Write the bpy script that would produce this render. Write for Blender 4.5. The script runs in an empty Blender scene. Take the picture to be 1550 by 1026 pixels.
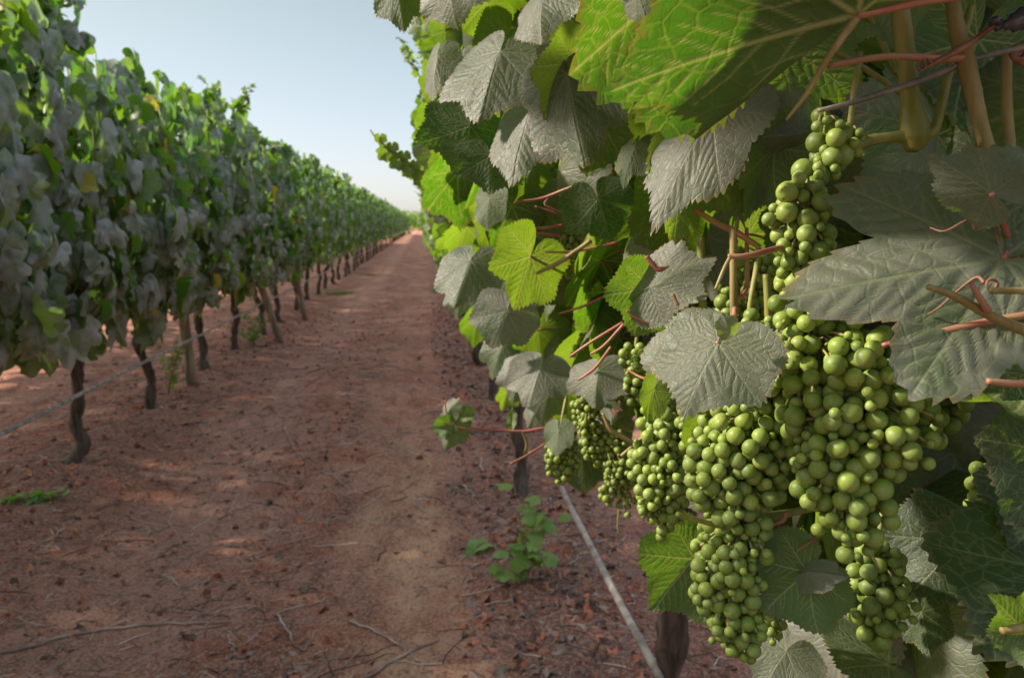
import bpy, math, random
import numpy as np
from mathutils import Vector, Matrix, Euler
R = math.radians
scene = bpy.context.scene
# ------------------------------------------------------------------ camera, sky, sun, exposure
W0, H0 = 1550.0, 1026.0
LENS = 28.0
FPX = LENS / 36.0 * W0
cam_d = bpy.data.cameras.new('camera'); cam = bpy.data.objects.new('camera', cam_d)
scene.collection.objects.link(cam); scene.camera = cam
cam_d.lens = LENS; cam_d.sensor_width = 36.0; cam_d.clip_start = 0.02; cam_d.clip_end = 3000
cam.location = (0, 0, 1.2)
cam.rotation_euler = Euler((R(90 - 8.2), 0, R(-6.45)), 'XYZ')
cam_d.dof.use_dof = True; cam_d.dof.focus_distance = 0.50; cam_d.dof.aperture_fstop = 16.0
CM = Matrix.Translation(cam.location) @ cam.rotation_euler.to_matrix().to_4x4()
CMI = CM.inverted()
CP = np.array(cam.location)
def P(px, py, d):
    """world point seen at photograph pixel (px,py) at camera depth d metres"""
    v = CM @ Vector(((px - W0/2)/FPX*d, -(py - H0/2)/FPX*d, -d))
    return np.array(v)
_cmi = np.array(CMI)
def proj(pts):
    q = np.asarray(pts) @ _cmi[:3, :3].T + _cmi[:3, 3]
    d = -q[:, 2]; dd = np.where(np.abs(d) < 1e-4, 1e-4, d)
    return q[:, 0]/dd*FPX + W0/2, -q[:, 1]/dd*FPX + H0/2, d

SUN = Vector((-1.0, 0.20, 0.71)).normalized()
world = bpy.data.worlds.new('World'); scene.world = world; world.use_nodes = True
wn = world.node_tree.nodes; wl = world.node_tree.links
sky = wn.new('ShaderNodeTexSky'); sky.sky_type = 'NISHITA'; sky.sun_disc = False
sky.sun_elevation = math.asin(SUN.z); sky.sun_rotation = math.atan2(SUN.x, SUN.y)
sky.air_density = 1.0; sky.dust_density = 1.0; sky.ozone_density = 1.0; sky.altitude = 0
hs = wn.new('ShaderNodeHueSaturation'); hs.inputs['Saturation'].default_value = 0.90
# tone curve limits the bright parts of the sky: c / (1 + k c)
va = wn.new('ShaderNodeVectorMath'); va.operation = 'MULTIPLY_ADD'; va.inputs[1].default_value = (.13,)*3; va.inputs[2].default_value = (1,)*3
vd = wn.new('ShaderNodeVectorMath'); vd.operation = 'DIVIDE'
wl.new(sky.outputs[0], va.inputs[0]); wl.new(sky.outputs[0], vd.inputs[0]); wl.new(va.outputs[0], vd.inputs[1]); wl.new(vd.outputs[0], hs.inputs['Color']); # sky brightened and warmed overhead, out of view, as added fill for the shade
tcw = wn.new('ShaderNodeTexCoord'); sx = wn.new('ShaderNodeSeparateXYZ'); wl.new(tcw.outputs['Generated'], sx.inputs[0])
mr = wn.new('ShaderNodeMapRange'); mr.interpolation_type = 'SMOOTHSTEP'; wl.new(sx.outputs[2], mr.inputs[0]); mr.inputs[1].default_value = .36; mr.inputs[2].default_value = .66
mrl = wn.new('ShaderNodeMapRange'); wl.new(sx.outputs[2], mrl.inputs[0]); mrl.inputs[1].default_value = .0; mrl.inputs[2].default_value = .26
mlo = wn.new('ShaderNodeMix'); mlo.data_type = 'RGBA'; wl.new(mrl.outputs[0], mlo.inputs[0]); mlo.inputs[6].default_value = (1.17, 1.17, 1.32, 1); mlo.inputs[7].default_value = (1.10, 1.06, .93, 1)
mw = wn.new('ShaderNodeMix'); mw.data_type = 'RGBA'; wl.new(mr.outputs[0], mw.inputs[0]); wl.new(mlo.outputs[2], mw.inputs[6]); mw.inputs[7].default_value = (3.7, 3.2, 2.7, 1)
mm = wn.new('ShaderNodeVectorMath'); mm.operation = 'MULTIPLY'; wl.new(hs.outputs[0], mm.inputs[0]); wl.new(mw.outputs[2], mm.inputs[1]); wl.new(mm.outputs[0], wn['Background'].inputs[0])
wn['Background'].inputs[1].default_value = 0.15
sl = bpy.data.lights.new('sun', 'SUN'); sl.energy = 5.0; sl.angle = R(2.5); sl.color = (1.0, 0.90, 0.76)
so = bpy.data.objects.new('sun', sl); scene.collection.objects.link(so)
so.rotation_euler = (-SUN).to_track_quat('-Z', 'Y').to_euler(); so.location = (-5, 3, 6)
scene.view_settings.view_transform = 'Standard'; scene.view_settings.look = 'None'
scene.view_settings.exposure = 0.75; scene.view_settings.gamma = 1.0

rng = np.random.default_rng(7)
random.seed(5)
# ------------------------------------------------------------------ materials
def new_mat(name):
    m = bpy.data.materials.new(name); m.use_nodes = True
    nt = m.node_tree
    for n in list(nt.nodes): nt.nodes.remove(n)
    out = nt.nodes.new('ShaderNodeOutputMaterial')
    return m, nt, out
class NT:
    def __init__(s, nt): s.nt = nt
    def n(s, t, **k):
        o = s.nt.nodes.new(t)
        for a, b in k.items(): setattr(o, a, b)
        return o
    def l(s, a, b): s.nt.links.new(a, b)
    def mix(s, fac, a, b, mode='MIX'):
        o = s.n('ShaderNodeMix', data_type='RGBA', blend_type=mode)
        for i, v in ((0, fac), (6, a), (7, b)):
            if hasattr(v, 'is_linked') or hasattr(v, 'links'): s.l(v, o.inputs[i])
            else: o.inputs[i].default_value = v if i == 0 else (*v, 1)
        return o.outputs[2]
    def math(s, op, a, b=0.0, clamp=False):
        o = s.n('ShaderNodeMath', operation=op, use_clamp=clamp)
        for i, v in ((0, a), (1, b)):
            if hasattr(v, 'links'): s.l(v, o.inputs[i])
            else: o.inputs[i].default_value = v
        return o.outputs[0]
    def ramp(s, fac, a, b):
        o = s.n('ShaderNodeMapRange', interpolation_type='SMOOTHSTEP'); s.l(fac, o.inputs[0])
        o.inputs[1].default_value = a; o.inputs[2].default_value = b
        return o.outputs[0]
    def noise(s, vec, scale, detail=3, rough=.55):
        o = s.n('ShaderNodeTexNoise'); o.inputs['Scale'].default_value = scale
        o.inputs['Detail'].default_value = detail; o.inputs['Roughness'].default_value = rough
        if vec is not None: s.l(vec, o.inputs['Vector'])
        return o.outputs['Fac']
    def attr(s, name):
        return s.n('ShaderNodeAttribute', attribute_name=name).outputs['Fac']

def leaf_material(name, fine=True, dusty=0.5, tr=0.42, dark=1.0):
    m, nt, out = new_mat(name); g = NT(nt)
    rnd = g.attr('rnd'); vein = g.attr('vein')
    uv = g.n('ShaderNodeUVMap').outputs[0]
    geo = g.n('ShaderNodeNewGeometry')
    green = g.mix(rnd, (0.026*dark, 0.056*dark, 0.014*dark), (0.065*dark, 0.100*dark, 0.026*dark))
    pt = g.noise(geo.outputs['Position'], 22, 3)
    dvar = g.math('ADD', g.math('MULTIPLY', g.ramp(g.math('FRACT', g.math('MULTIPLY', rnd, 7.13)), .1, .75), .80 if fine else .5), .20 if fine else .5)
    dst = g.math('MULTIPLY', g.math('MULTIPLY', g.ramp(pt, .15, .6), dvar), dusty, True)
    col = g.mix(dst, green, (0.235, 0.212, 0.200) if fine else (0.42, 0.385, 0.385))
    under = g.mix(rnd, (0.070, 0.120, 0.035), (0.12, 0.165, 0.065))
    tc = g.mix(rnd, (0.12, 0.36, 0.006), (0.34, 0.55, 0.016))
    nbr = g.ramp(g.noise(geo.outputs['Position'], 55, 4), .70, .76)
    if fine:
        vo = g.n('ShaderNodeTexVoronoi', feature='DISTANCE_TO_EDGE'); vo.inputs['Scale'].default_value = 17
        nn = g.n('ShaderNodeTexNoise'); nn.inputs['Scale'].default_value = 9; g.l(uv, nn.inputs['Vector'])
        mx = g.n('ShaderNodeMixRGB'); mx.inputs[0].default_value = .06; g.l(uv, mx.inputs[1]); g.l(nn.outputs['Color'], mx.inputs[2])
        g.l(mx.outputs[0], vo.inputs['Vector'])
        cell = g.ramp(vo.outputs['Distance'], 0.0, 0.10)
        vo2 = g.n('ShaderNodeTexVoronoi', feature='DISTANCE_TO_EDGE'); vo2.inputs['Scale'].default_value = 48
        g.l(mx.outputs[0], vo2.inputs['Vector'])
        cell2 = g.ramp(vo2.outputs['Distance'], 0.0, 0.12)
        col = g.mix(g.math('MULTIPLY', g.math('SUBTRACT', 1, cell), .30), col, (0.17, 0.20, 0.11))
        tc = g.mix(g.math('MULTIPLY', g.math('SUBTRACT', 1, cell), .45), tc, (0.46, 0.56, .06))
        tc = g.mix(g.math('MULTIPLY', g.math('SUBTRACT', 1, cell2), .2), tc, (0.10, 0.22, .01))
        spots = g.ramp(g.noise(uv, 13, 2), .76, .80)
        edge = g.math('MULTIPLY', g.ramp(g.attr('rim'), .93, 1.0), g.ramp(g.noise(uv, 5, 3), .42, .58))
    col = g.mix(g.math('MULTIPLY', vein, .38), col, (0.26, 0.29, 0.15))
    under = g.mix(g.math('MULTIPLY', vein, .9), under, (0.34, 0.38, 0.16))
    tc = g.mix(g.math('MULTIPLY', vein, .8), tc, (0.55, 0.55, 0.12))
    col = g.mix(geo.outputs['Backfacing'], col, under)
    if fine:
        col = g.mix(spots, col, (0.10, 0.035, 0.012)); tc = g.mix(spots, tc, (0.10, 0.02, 0.0))
        col = g.mix(g.math('MULTIPLY', edge, .6), col, (0.22, 0.15, 0.06)); tc = g.mix(g.math('MULTIPLY', edge, .6), tc, (0.35, 0.2, 0.04))
    else:
        yel = g.ramp(rnd, .965, .975)
        tc = g.mix(yel, tc, (0.75, 0.55, 0.02)); col = g.mix(yel, col, (0.35, 0.30, 0.06))
    pr = g.n('ShaderNodeBsdfPrincipled'); g.l(col, pr.inputs['Base Color'])
    pr.inputs['Roughness'].default_value = .50; pr.inputs['Specular IOR Level'].default_value = .45
    trn = g.n('ShaderNodeBsdfTranslucent'); g.l(tc, trn.inputs['Color'])
    ms = g.n('ShaderNodeMixShader'); ms.inputs[0].default_value = tr
    g.l(pr.outputs[0], ms.inputs[1]); g.l(trn.outputs[0], ms.inputs[2]); g.l(ms.outputs[0], out.inputs['Surface'])
    if fine:
        h = g.math('ADD', g.math('MULTIPLY', cell, .55), g.math('MULTIPLY', cell2, .22))
        h = g.math('SUBTRACT', h, g.math('MULTIPLY', vein, .8))
        h = g.math('ADD', h, g.math('MULTIPLY', g.noise(uv, 40, 3), .45))
        b = g.n('ShaderNodeBump'); b.inputs['Strength'].default_value = .38; b.inputs['Distance'].default_value = .0011
        g.l(h, b.inputs['Height']); g.l(b.outputs[0], pr.inputs['Normal']); g.l(b.outputs[0], trn.inputs['Normal'])
    return m
M_LEAF = leaf_material('vine_leaf', True, .80, .38)
M_LEAF_FAR = leaf_material('vine_leaf_canopy', False, .95, .36)
M_LEAF_SHADE = leaf_material('vine_leaf_shaded', True, .12, .30, .7)  # darker copy of the leaf with less dust; deep shade put into its colour

def grape_material():
    m, nt, out = new_mat('green_grape_skin'); g = NT(nt)
    tcn = g.n('ShaderNodeTexCoord'); oi = g.n('ShaderNodeObjectInfo'); geo = g.n('ShaderNodeNewGeometry')
    pos = geo.outputs['Position']; rnd = g.attr('rnd')
    uv = g.n('ShaderNodeUVMap').outputs[0]
    r2 = g.math('FRACT', g.math('ADD', oi.outputs['Random'], rnd))
    col = g.mix(r2, (0.120, 0.182, 0.020), (0.240, 0.310, 0.045))
    n1 = g.noise(pos, 260, 3)
    n0 = g.noise(pos, 95, 3)
    col = g.mix(g.math('MULTIPLY', g.ramp(n0, .45, .62), .30), col, (0.24, 0.30, 0.14))
    col = g.mix(g.math('MULTIPLY', g.ramp(n1, .4, .7), .22), col, (0.32, 0.36, 0.17))
    n2 = g.noise(pos, 1500, 2)
    col = g.mix(g.math('MULTIPLY', g.ramp(n2, .66, .72), .7), col, (0.10, 0.085, 0.02))
    n3 = g.noise(pos, 420, 2)
    col = g.mix(g.math('MULTIPLY', g.ramp(n3, .70, .74), .6), col, (0.14, 0.08, 0.03))
    sep = g.n('ShaderNodeSeparateXYZ'); g.l(uv, sep.inputs[0])
    scar = g.math('SUBTRACT', 1, g.ramp(sep.outputs[1], .012, .060))
    col = g.mix(g.math('MULTIPLY', scar, .8), col, (0.09, 0.065, 0.02))
    pr = g.n('ShaderNodeBsdfPrincipled'); g.l(col, pr.inputs['Base Color'])
    rr = g.n('ShaderNodeMapRange'); g.l(n1, rr.inputs[0]); rr.inputs[3].default_value = .36; rr.inputs[4].default_value = .62
    g.l(rr.outputs[0], pr.inputs['Roughness'])
    pr.inputs['Specular IOR Level'].default_value = .42
    pr.inputs['Subsurface Weight'].default_value = .28
    pr.inputs['Subsurface Radius'].default_value = (.8, 1.0, .15); pr.inputs['Subsurface Scale'].default_value = .0045
    b = g.n('ShaderNodeBump'); b.inputs['Strength'].default_value = .12; b.inputs['Distance'].default_value = .0006
    g.l(g.noise(pos, 330, 4), b.inputs['Height']); g.l(b.outputs[0], pr.inputs['Normal'])
    g.l(pr.outputs[0], out.inputs['Surface'])
    return m
M_GRAPE = grape_material()

def plain(name, c1, c2, scale=40, rough=.6, bump=.3, dist=.002, stretch=(1, 1, 1), spec=.4, detail=4):
    m, nt, out = new_mat(name); g = NT(nt)
    tc = g.n('ShaderNodeTexCoord'); mp = g.n('ShaderNodeMapping'); mp.inputs['Scale'].default_value = stretch
    g.l(tc.outputs['Object'], mp.inputs[0])
    n = g.noise(mp.outputs[0], scale, detail)
    pr = g.n('ShaderNodeBsdfPrincipled'); g.l(g.mix(g.ramp(n, .3, .7), c1, c2), pr.inputs['Base Color'])
    pr.inputs['Roughness'].default_value = rough; pr.inputs['Specular IOR Level'].default_value = spec
    b = g.n('ShaderNodeBump'); b.inputs['Strength'].default_value = bump; b.inputs['Distance'].default_value = dist
    g.l(n, b.inputs['Height']); g.l(b.outputs[0], pr.inputs['Normal'])
    g.l(pr.outputs[0], out.inputs['Surface'])
    return m
M_BARK = plain('vine_bark', (0.035, 0.024, 0.018), (0.13, 0.095, 0.075), 60, .9, 1.0, .006, (1, 1, .12))
M_POST = plain('weathered_wood', (0.14, 0.10, 0.065), (0.30, 0.23, 0.16), 45, .85, .6, .004, (1, 1, .06))
M_CANE = plain('green_brown_cane', (0.135, 0.165, 0.022), (0.29, 0.25, 0.07), 90, .5, .35, .0008, (1, 1, .15))
M_CANEB = plain('brown_cane', (0.17, 0.125, 0.035), (0.32, 0.25, 0.10), 70, .6, .3, .001, (1, 1, .2))
M_RED = plain('red_petiole', (0.30, 0.070, 0.070), (0.30, 0.17, 0.085), 45, .42, .15, .0006)
M_STEM = plain('grape_stem', (0.20, 0.24, 0.06), (0.33, 0.25, 0.10), 120, .6, .2, .0006)
M_TENDRIL = plain('dry_tendril', (0.13, 0.05, 0.03), (0.28, 0.14, 0.09), 60, .6, .3, .0006)
M_WIRE = plain('trellis_wire', (0.10, 0.10, 0.09), (0.24, 0.23, 0.20), 80, .5, .2, .0005, spec=.5)
M_HOSE = plain('dusty_drip_hose', (0.20, 0.17, 0.15), (0.46, 0.42, 0.38), 25, .8, .3, .001)
M_PLASTIC = plain('dark_plastic', (0.02, 0.018, 0.03), (0.07, 0.065, 0.09), 30, .25, .2, .001, spec=.6)
M_TWIG = plain('dry_twig', (0.16, 0.10, 0.075), (0.52, 0.38, 0.31), 8, .85, .3, .002, (1, 1, 1))
M_STRAW = plain('pale_straw', (0.50, 0.36, 0.28), (0.70, 0.56, 0.46), 8, .85, .3, .002)
M_DARKTWIG = plain('dark_twig', (0.06, 0.035, 0.028), (0.15, 0.09, 0.07), 8, .85, .3, .002)
M_WEED = plain('weed_green', (0.10, 0.17, 0.025), (0.21, 0.30, 0.05), 30, .6, .2, .001)

def litter_material():
    m, nt, out = new_mat('dry_fallen_leaves'); g = NT(nt)
    rnd = g.attr('rnd')
    cr = g.n('ShaderNodeValToRGB'); g.l(rnd, cr.inputs[0])
    e = cr.color_ramp.elements; e[0].color = (0.075, 0.040, 0.030, 1); e[1].color = (0.34, 0.25, 0.20, 1)
    for p, c in ((.2, (0.28, 0.11, 0.06, 1)), (.50, (0.50, 0.17, 0.085, 1)), (.72, (0.38, 0.17, 0.10, 1)), (.90, (0.15, 0.10, 0.085, 1))):
        x = e.new(p); x.color = c
    pr = g.n('ShaderNodeBsdfPrincipled'); g.l(cr.outputs[0], pr.inputs['Base Color']); pr.inputs['Roughness'].default_value = .8
    g.l(pr.outputs[0], out.inputs['Surface'])
    return m
M_LITTER = litter_material()

def soil_material():
    m, nt, out = new_mat('red_brown_soil'); g = NT(nt)
    geo = g.n('ShaderNodeNewGeometry'); pos = geo.outputs['Position']
    sep = g.n('ShaderNodeSeparateXYZ'); g.l(pos, sep.inputs[0])
    mp = g.n('ShaderNodeMapping'); mp.inputs['Scale'].default_value = (1, .45, 1); g.l(pos, mp.inputs[0])
    big = g.noise(mp.outputs[0], 1.5, 5, .6); med = g.noise(mp.outputs[0], 9, 6, .65); fin = g.noise(pos, 95, 5, .7)
    mp2 = g.n('ShaderNodeMapping'); mp2.inputs['Scale'].default_value = (.7, 2.2, 1); mp2.inputs['Location'].default_value = (4, 9, 0); g.l(pos, mp2.inputs[0])
    bands = g.noise(mp2.outputs[0], 1.3, 6, .65)
    col = g.mix(g.ramp(big, .3, .7), (0.319, 0.135, 0.086), (0.562, 0.278, 0.189))
    col = g.mix(g.math('MULTIPLY', g.ramp(bands, .50, .60), .75), col, (0.370, 0.110, 0.057))
    col = g.mix(g.math('MULTIPLY', g.ramp(med, .50, .66), .70), col, (0.160, 0.075, 0.051))
    dk = g.noise(mp.outputs[0], 3.6, 4, .6)
    col = g.mix(g.math('MULTIPLY', g.ramp(dk, .54, .66), .55), col, (0.123, 0.075, 0.056))
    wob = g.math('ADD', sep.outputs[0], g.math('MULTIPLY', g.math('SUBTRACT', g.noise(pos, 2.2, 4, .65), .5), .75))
    s1 = g.math('SUBTRACT', 1, g.ramp(g.math('ABSOLUTE', g.math('ADD', wob, .06)), .04, .30))
    s2 = g.math('SUBTRACT', 1, g.ramp(g.math('ABSOLUTE', g.math('ADD', wob, .98)), .05, .34))
    yf = g.math('SUBTRACT', 1, g.ramp(sep.outputs[1], 3.0, 5.5))
    sand = g.mix(g.ramp(med, .40, .6), (0.646, 0.399, 0.236), (0.460, 0.225, 0.134))
    col = g.mix(g.math('MULTIPLY', g.math('MULTIPLY', s1, yf), .70), col, sand)
    col = g.mix(g.math('MULTIPLY', s2, .6), col, (0.537, 0.278, 0.198))
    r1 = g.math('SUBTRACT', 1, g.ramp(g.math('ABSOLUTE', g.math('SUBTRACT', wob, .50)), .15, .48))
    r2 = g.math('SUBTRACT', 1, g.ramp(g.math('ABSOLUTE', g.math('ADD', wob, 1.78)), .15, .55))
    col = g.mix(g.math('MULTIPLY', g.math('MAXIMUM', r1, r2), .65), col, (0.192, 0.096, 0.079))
    cl = g.n('ShaderNodeTexVoronoi'); cl.inputs['Scale'].default_value = 42; g.l(mp.outputs[0], cl.inputs['Vector'])
    col = g.mix(g.math('MULTIPLY', g.math('SUBTRACT', 1, g.ramp(cl.outputs['Distance'], .12, .42)), .35), col, (0.128, 0.060, 0.042))
    col = g.mix(g.math('MULTIPLY', g.ramp(fin, .47, .66), .65), col, (0.646, 0.409, 0.295))
    col = g.mix(g.math('MULTIPLY', g.ramp(fin, .50, .32), .65), col, (0.108, 0.048, 0.033))
    pr = g.n('ShaderNodeBsdfPrincipled'); g.l(col, pr.inputs['Base Color']); pr.inputs['Roughness'].default_value = .95
    pr.inputs['Specular IOR Level'].default_value = .15
    b = g.n('ShaderNodeBump'); b.inputs['Strength'].default_value = 1; b.inputs['Distance'].default_value = .03
    g.l(g.math('ADD', med, g.math('MULTIPLY', fin, .5)), b.inputs['Height']); g.l(b.outputs[0], pr.inputs['Normal'])
    g.l(pr.outputs[0], out.inputs['Surface'])
    return m
M_SOIL = soil_material()

# ------------------------------------------------------------------ object helpers
COL = scene.collection
def tag(o, label=None, cat=None, group=None, kind=None):
    if label: o['label'] = label
    if cat: o['category'] = cat
    if group: o['group'] = group
    if kind: o['kind'] = kind
    return o
def empty(name, loc, label, cat, group=None):
    o = bpy.data.objects.new(name, None); COL.objects.link(o); o.location = loc; o.empty_display_size = .1
    return tag(o, label, cat, group)
def link(name, me, parent=None, mats=()):
    o = bpy.data.objects.new(name, me); COL.objects.link(o)
    if parent is not None:
        o.parent = parent
    return o
class MB:
    """collects geometry into one mesh: vertices, polygons, uv, vein/rnd/rim attributes, material index"""
    def __init__(s): s.V = []; s.L = []; s.C = []; s.UV = []; s.A = []; s.MI = []; s.n = 0
    def add(s, v, loops, counts, uv=None, attr=None, mi=0):
        v = np.asarray(v, float).reshape(-1, 3)
        s.V.append(v); s.L.append(np.asarray(loops, np.int64) + s.n); s.C.append(np.asarray(counts, np.int64))
        s.UV.append(uv if uv is not None else np.zeros((len(v), 2)))
        s.A.append(attr if attr is not None else np.zeros((len(v), 3)))
        s.MI.append(np.full(len(counts), mi, np.int32)); s.n += len(v)
    def mesh(s, name, mats, origin=(0, 0, 0), smooth=True):
        me = bpy.data.meshes.new(name)
        if not s.V: return me
        v = np.concatenate(s.V) - np.asarray(origin); L = np.concatenate(s.L); C = np.concatenate(s.C)
        me.vertices.add(len(v)); me.vertices.foreach_set('co', v.astype(np.float32).ravel())
        me.loops.add(len(L)); me.loops.foreach_set('vertex_index', L.astype(np.int32))
        me.polygons.add(len(C)); st = np.concatenate([[0], np.cumsum(C)[:-1]])
        me.polygons.foreach_set('loop_start', st.astype(np.int32))
        me.polygons.foreach_set('loop_total', C.astype(np.int32))
        me.polygons.foreach_set('material_index', np.concatenate(s.MI))
        me.update(calc_edges=True)
        me.polygons.foreach_set('use_smooth', np.full(len(C), smooth))
        uv = np.concatenate(s.UV)[L]; ul = me.uv_layers.new(name='uv'); ul.data.foreach_set('uv', uv.astype(np.float32).ravel())
        A = np.concatenate(s.A)
        for k, nm in enumerate(('vein', 'rnd', 'rim')):
            a = me.attributes.new(nm, 'FLOAT', 'POINT'); a.data.foreach_set('value', A[:, k].astype(np.float32))
        for m in mats: me.materials.append(m)
        me.validate()
        return me
    def build(s, name, mats, parent=None, smooth=True, world_origin=None):
        po = np.array(parent.matrix_basis.translation) if parent is not None else np.zeros(3)
        if parent is not None and parent.parent is not None: po = po + np.array(parent.parent.matrix_basis.translation)
        org = po if world_origin is None else np.asarray(world_origin)
        me = s.mesh(name, mats if isinstance(mats, (list, tuple)) else [mats], org, smooth)
        o = link(name, me, parent); o.location = Vector(org - po) if parent is not None else Vector(org)
        return o

def smooth_path(pts, n=6):
    """Catmull-Rom through points (rows may carry extra columns such as a radius)"""
    p = np.asarray(pts, float)
    if len(p) < 3: return np.array([p[0] + (p[-1]-p[0])*t for t in np.linspace(0, 1, n+1)])
    q = np.vstack([2*p[0]-p[1], p, 2*p[-1]-p[-2]]); out = []
    for i in range(1, len(q)-2):
        for t in np.linspace(0, 1, n, endpoint=False):
            a, b, c, d = q[i-1], q[i], q[i+1], q[i+2]
            out.append(.5*((2*b)+(-a+c)*t+(2*a-5*b+4*c-d)*t*t+(-a+3*b-3*c+d)*t**3))
    out.append(p[-1]); return np.array(out)
def tube(mb, pts, rad, seg=8, mi=0, rnd=0.5, knob=0.0):
    p = np.asarray(pts, float)[:, :3]; n = len(p)
    r = np.full(n, rad) if np.isscalar(rad) else np.asarray(rad, float)
    t = np.gradient(p, axis=0); t /= np.linalg.norm(t, axis=1)[:, None] + 1e-12
    up = np.array([0, 0, 1.]) if abs(t[0, 2]) < .9 else np.array([1., 0, 0])
    a = np.cross(t[0], up); a /= np.linalg.norm(a)
    A = np.zeros_like(p)
    for i in range(n):
        a = a - t[i]*np.dot(a, t[i]); a /= np.linalg.norm(a) + 1e-12; A[i] = a
    B = np.cross(t, A)
    ang = np.linspace(0, 2*np.pi, seg, endpoint=False)
    rr = r[:, None]*np.ones(seg)[None]
    if knob: rr = rr*(1 + knob*rng.normal(size=(n, seg)))
    v = p[:, None] + (A[:, None]*np.cos(ang)[None, :, None] + B[:, None]*np.sin(ang)[None, :, None])*rr[..., None]
    v = v.reshape(-1, 3); i = np.arange(n-1)[:, None]*seg; j = np.arange(seg)[None]; j2 = (j+1) % seg
    f = np.stack([i+j, i+j2, i+seg+j2, i+seg+j], -1).reshape(-1, 4)
    loops = list(f.ravel()); cnt = [4]*len(f)
    loops += list(range(seg))[::-1] + list(range((n-1)*seg, n*seg)); cnt += [seg, seg]
    at = np.zeros((len(v), 3)); at[:, 1] = rnd
    mb.add(v, loops, cnt, None, at, mi)

# ------------------------------------------------------------------ leaf templates
CTRL = np.array([(0, 1.0), (11, .88), (27, .78), (40, .84), (51, .90), (64, .82), (80, .72), (96, .74), (110, .74), (130, .64), (150, .55), (164, .42), (173, .20)])
def leaf_radius(th, lob, seed, teeth=True):
    r_ = np.random.default_rng(seed)
    a = np.abs(np.degrees(th)); c = CTRL.copy()
    c[2, 1] -= lob; c[6, 1] -= lob*.8
    left = th < 0
    c2 = c.copy(); c2[1:, 1] *= 1 + r_.normal(0, .04, len(c)-1); c1 = c.copy(); c1[1:, 1] *= 1 + r_.normal(0, .04, len(c)-1)
    r = np.where(left, np.interp(a, c2[:, 0], c2[:, 1]), np.interp(a, c1[:, 0], c1[:, 1]))
    k = np.ones(5)/5 if len(th) > 100 else np.array([1.])
    r = np.convolve(np.pad(r, len(k)//2, 'edge'), k, 'valid')
    if teeth:
        pos = np.cumsum(r_.uniform(3.6, 7.6, 100)); pos = pos[pos < 340]
        deg = np.degrees(th) + 170
        idx = np.searchsorted(pos, deg); lo = np.where(idx > 0, pos[np.clip(idx-1, 0, len(pos)-1)], 0); hi = np.where(idx < len(pos), pos[np.clip(idx, 0, len(pos)-1)], 341)
        u = (deg-lo)/(hi-lo+1e-6); amp = r_.uniform(.028, .075, 120)[idx]
        # teeth point toward the leaf tip
        s = np.where(th < 0, u, 1-u); saw = np.where(s < .72, s/.72, (1-s)/.28)
        r = r*(1 - amp*.55 + amp*saw*1.2)
    return r
def seg_dist(p, a, b):
    d = b-a; L2 = d@d; t = np.clip(((p-a)@d)/L2, 0, 1); q = a+t[:, None]*d
    return np.linalg.norm(p-q, axis=1), t
def leaf_veins(p, seed):
    r_ = np.random.default_rng(seed+99)
    vein = np.zeros(len(p)); dmin = np.full(len(p), 9.)
    for ang, ln, w in ((0, .97, 1.), (50, .86, .85), (-50, .86, .85), (103, .66, .7), (-103, .66, .7), (143, .45, .5), (-143, .45, .5)):
        a_ = R(ang + r_.normal(0, 2)); d = np.array([math.sin(a_), math.cos(a_)])
        dd, t = seg_dist(p, np.zeros(2), d*ln)
        wd = (.0115*w)*(1-.75*t)+.0022
        vein = np.maximum(vein, np.clip(1.5-dd/wd, 0, 1)); dmin = np.minimum(dmin, dd)
        ns = 6 if abs(ang) < 110 else 3
        for k in range(ns):
            for sg in (-1, 1):
                if abs(ang) > 60 and sg*ang < 0 and k > 2: pass
                t0 = .16 + .13*k + (.05 if sg > 0 else 0) + r_.normal(0, .01)
                if t0 > .93: continue
                b = a_ + sg*R(44 + r_.normal(0, 4)); l2 = (.50*(1-t0)+.06)*w
                if abs(ang) <= 50 and t0 < .35: l2 *= .8
                o = d*ln*t0; e1 = o+np.array([math.sin(b), math.cos(b)])*l2*.55
                b2 = b - sg*R(10); e2 = e1+np.array([math.sin(b2), math.cos(b2)])*l2*.45
                for (s0, s1, w0, w1) in ((o, e1, .0052, .0038), (e1, e2, .0038, .0025)):
                    dd, t = seg_dist(p, s0, s1); wd = w0+(w1-w0)*t
                    vein = np.maximum(vein, .8*np.clip(1.5-dd/wd, 0, 1)); dmin = np.minimum(dmin, dd)
    return vein, dmin
_tc = {}
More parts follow.
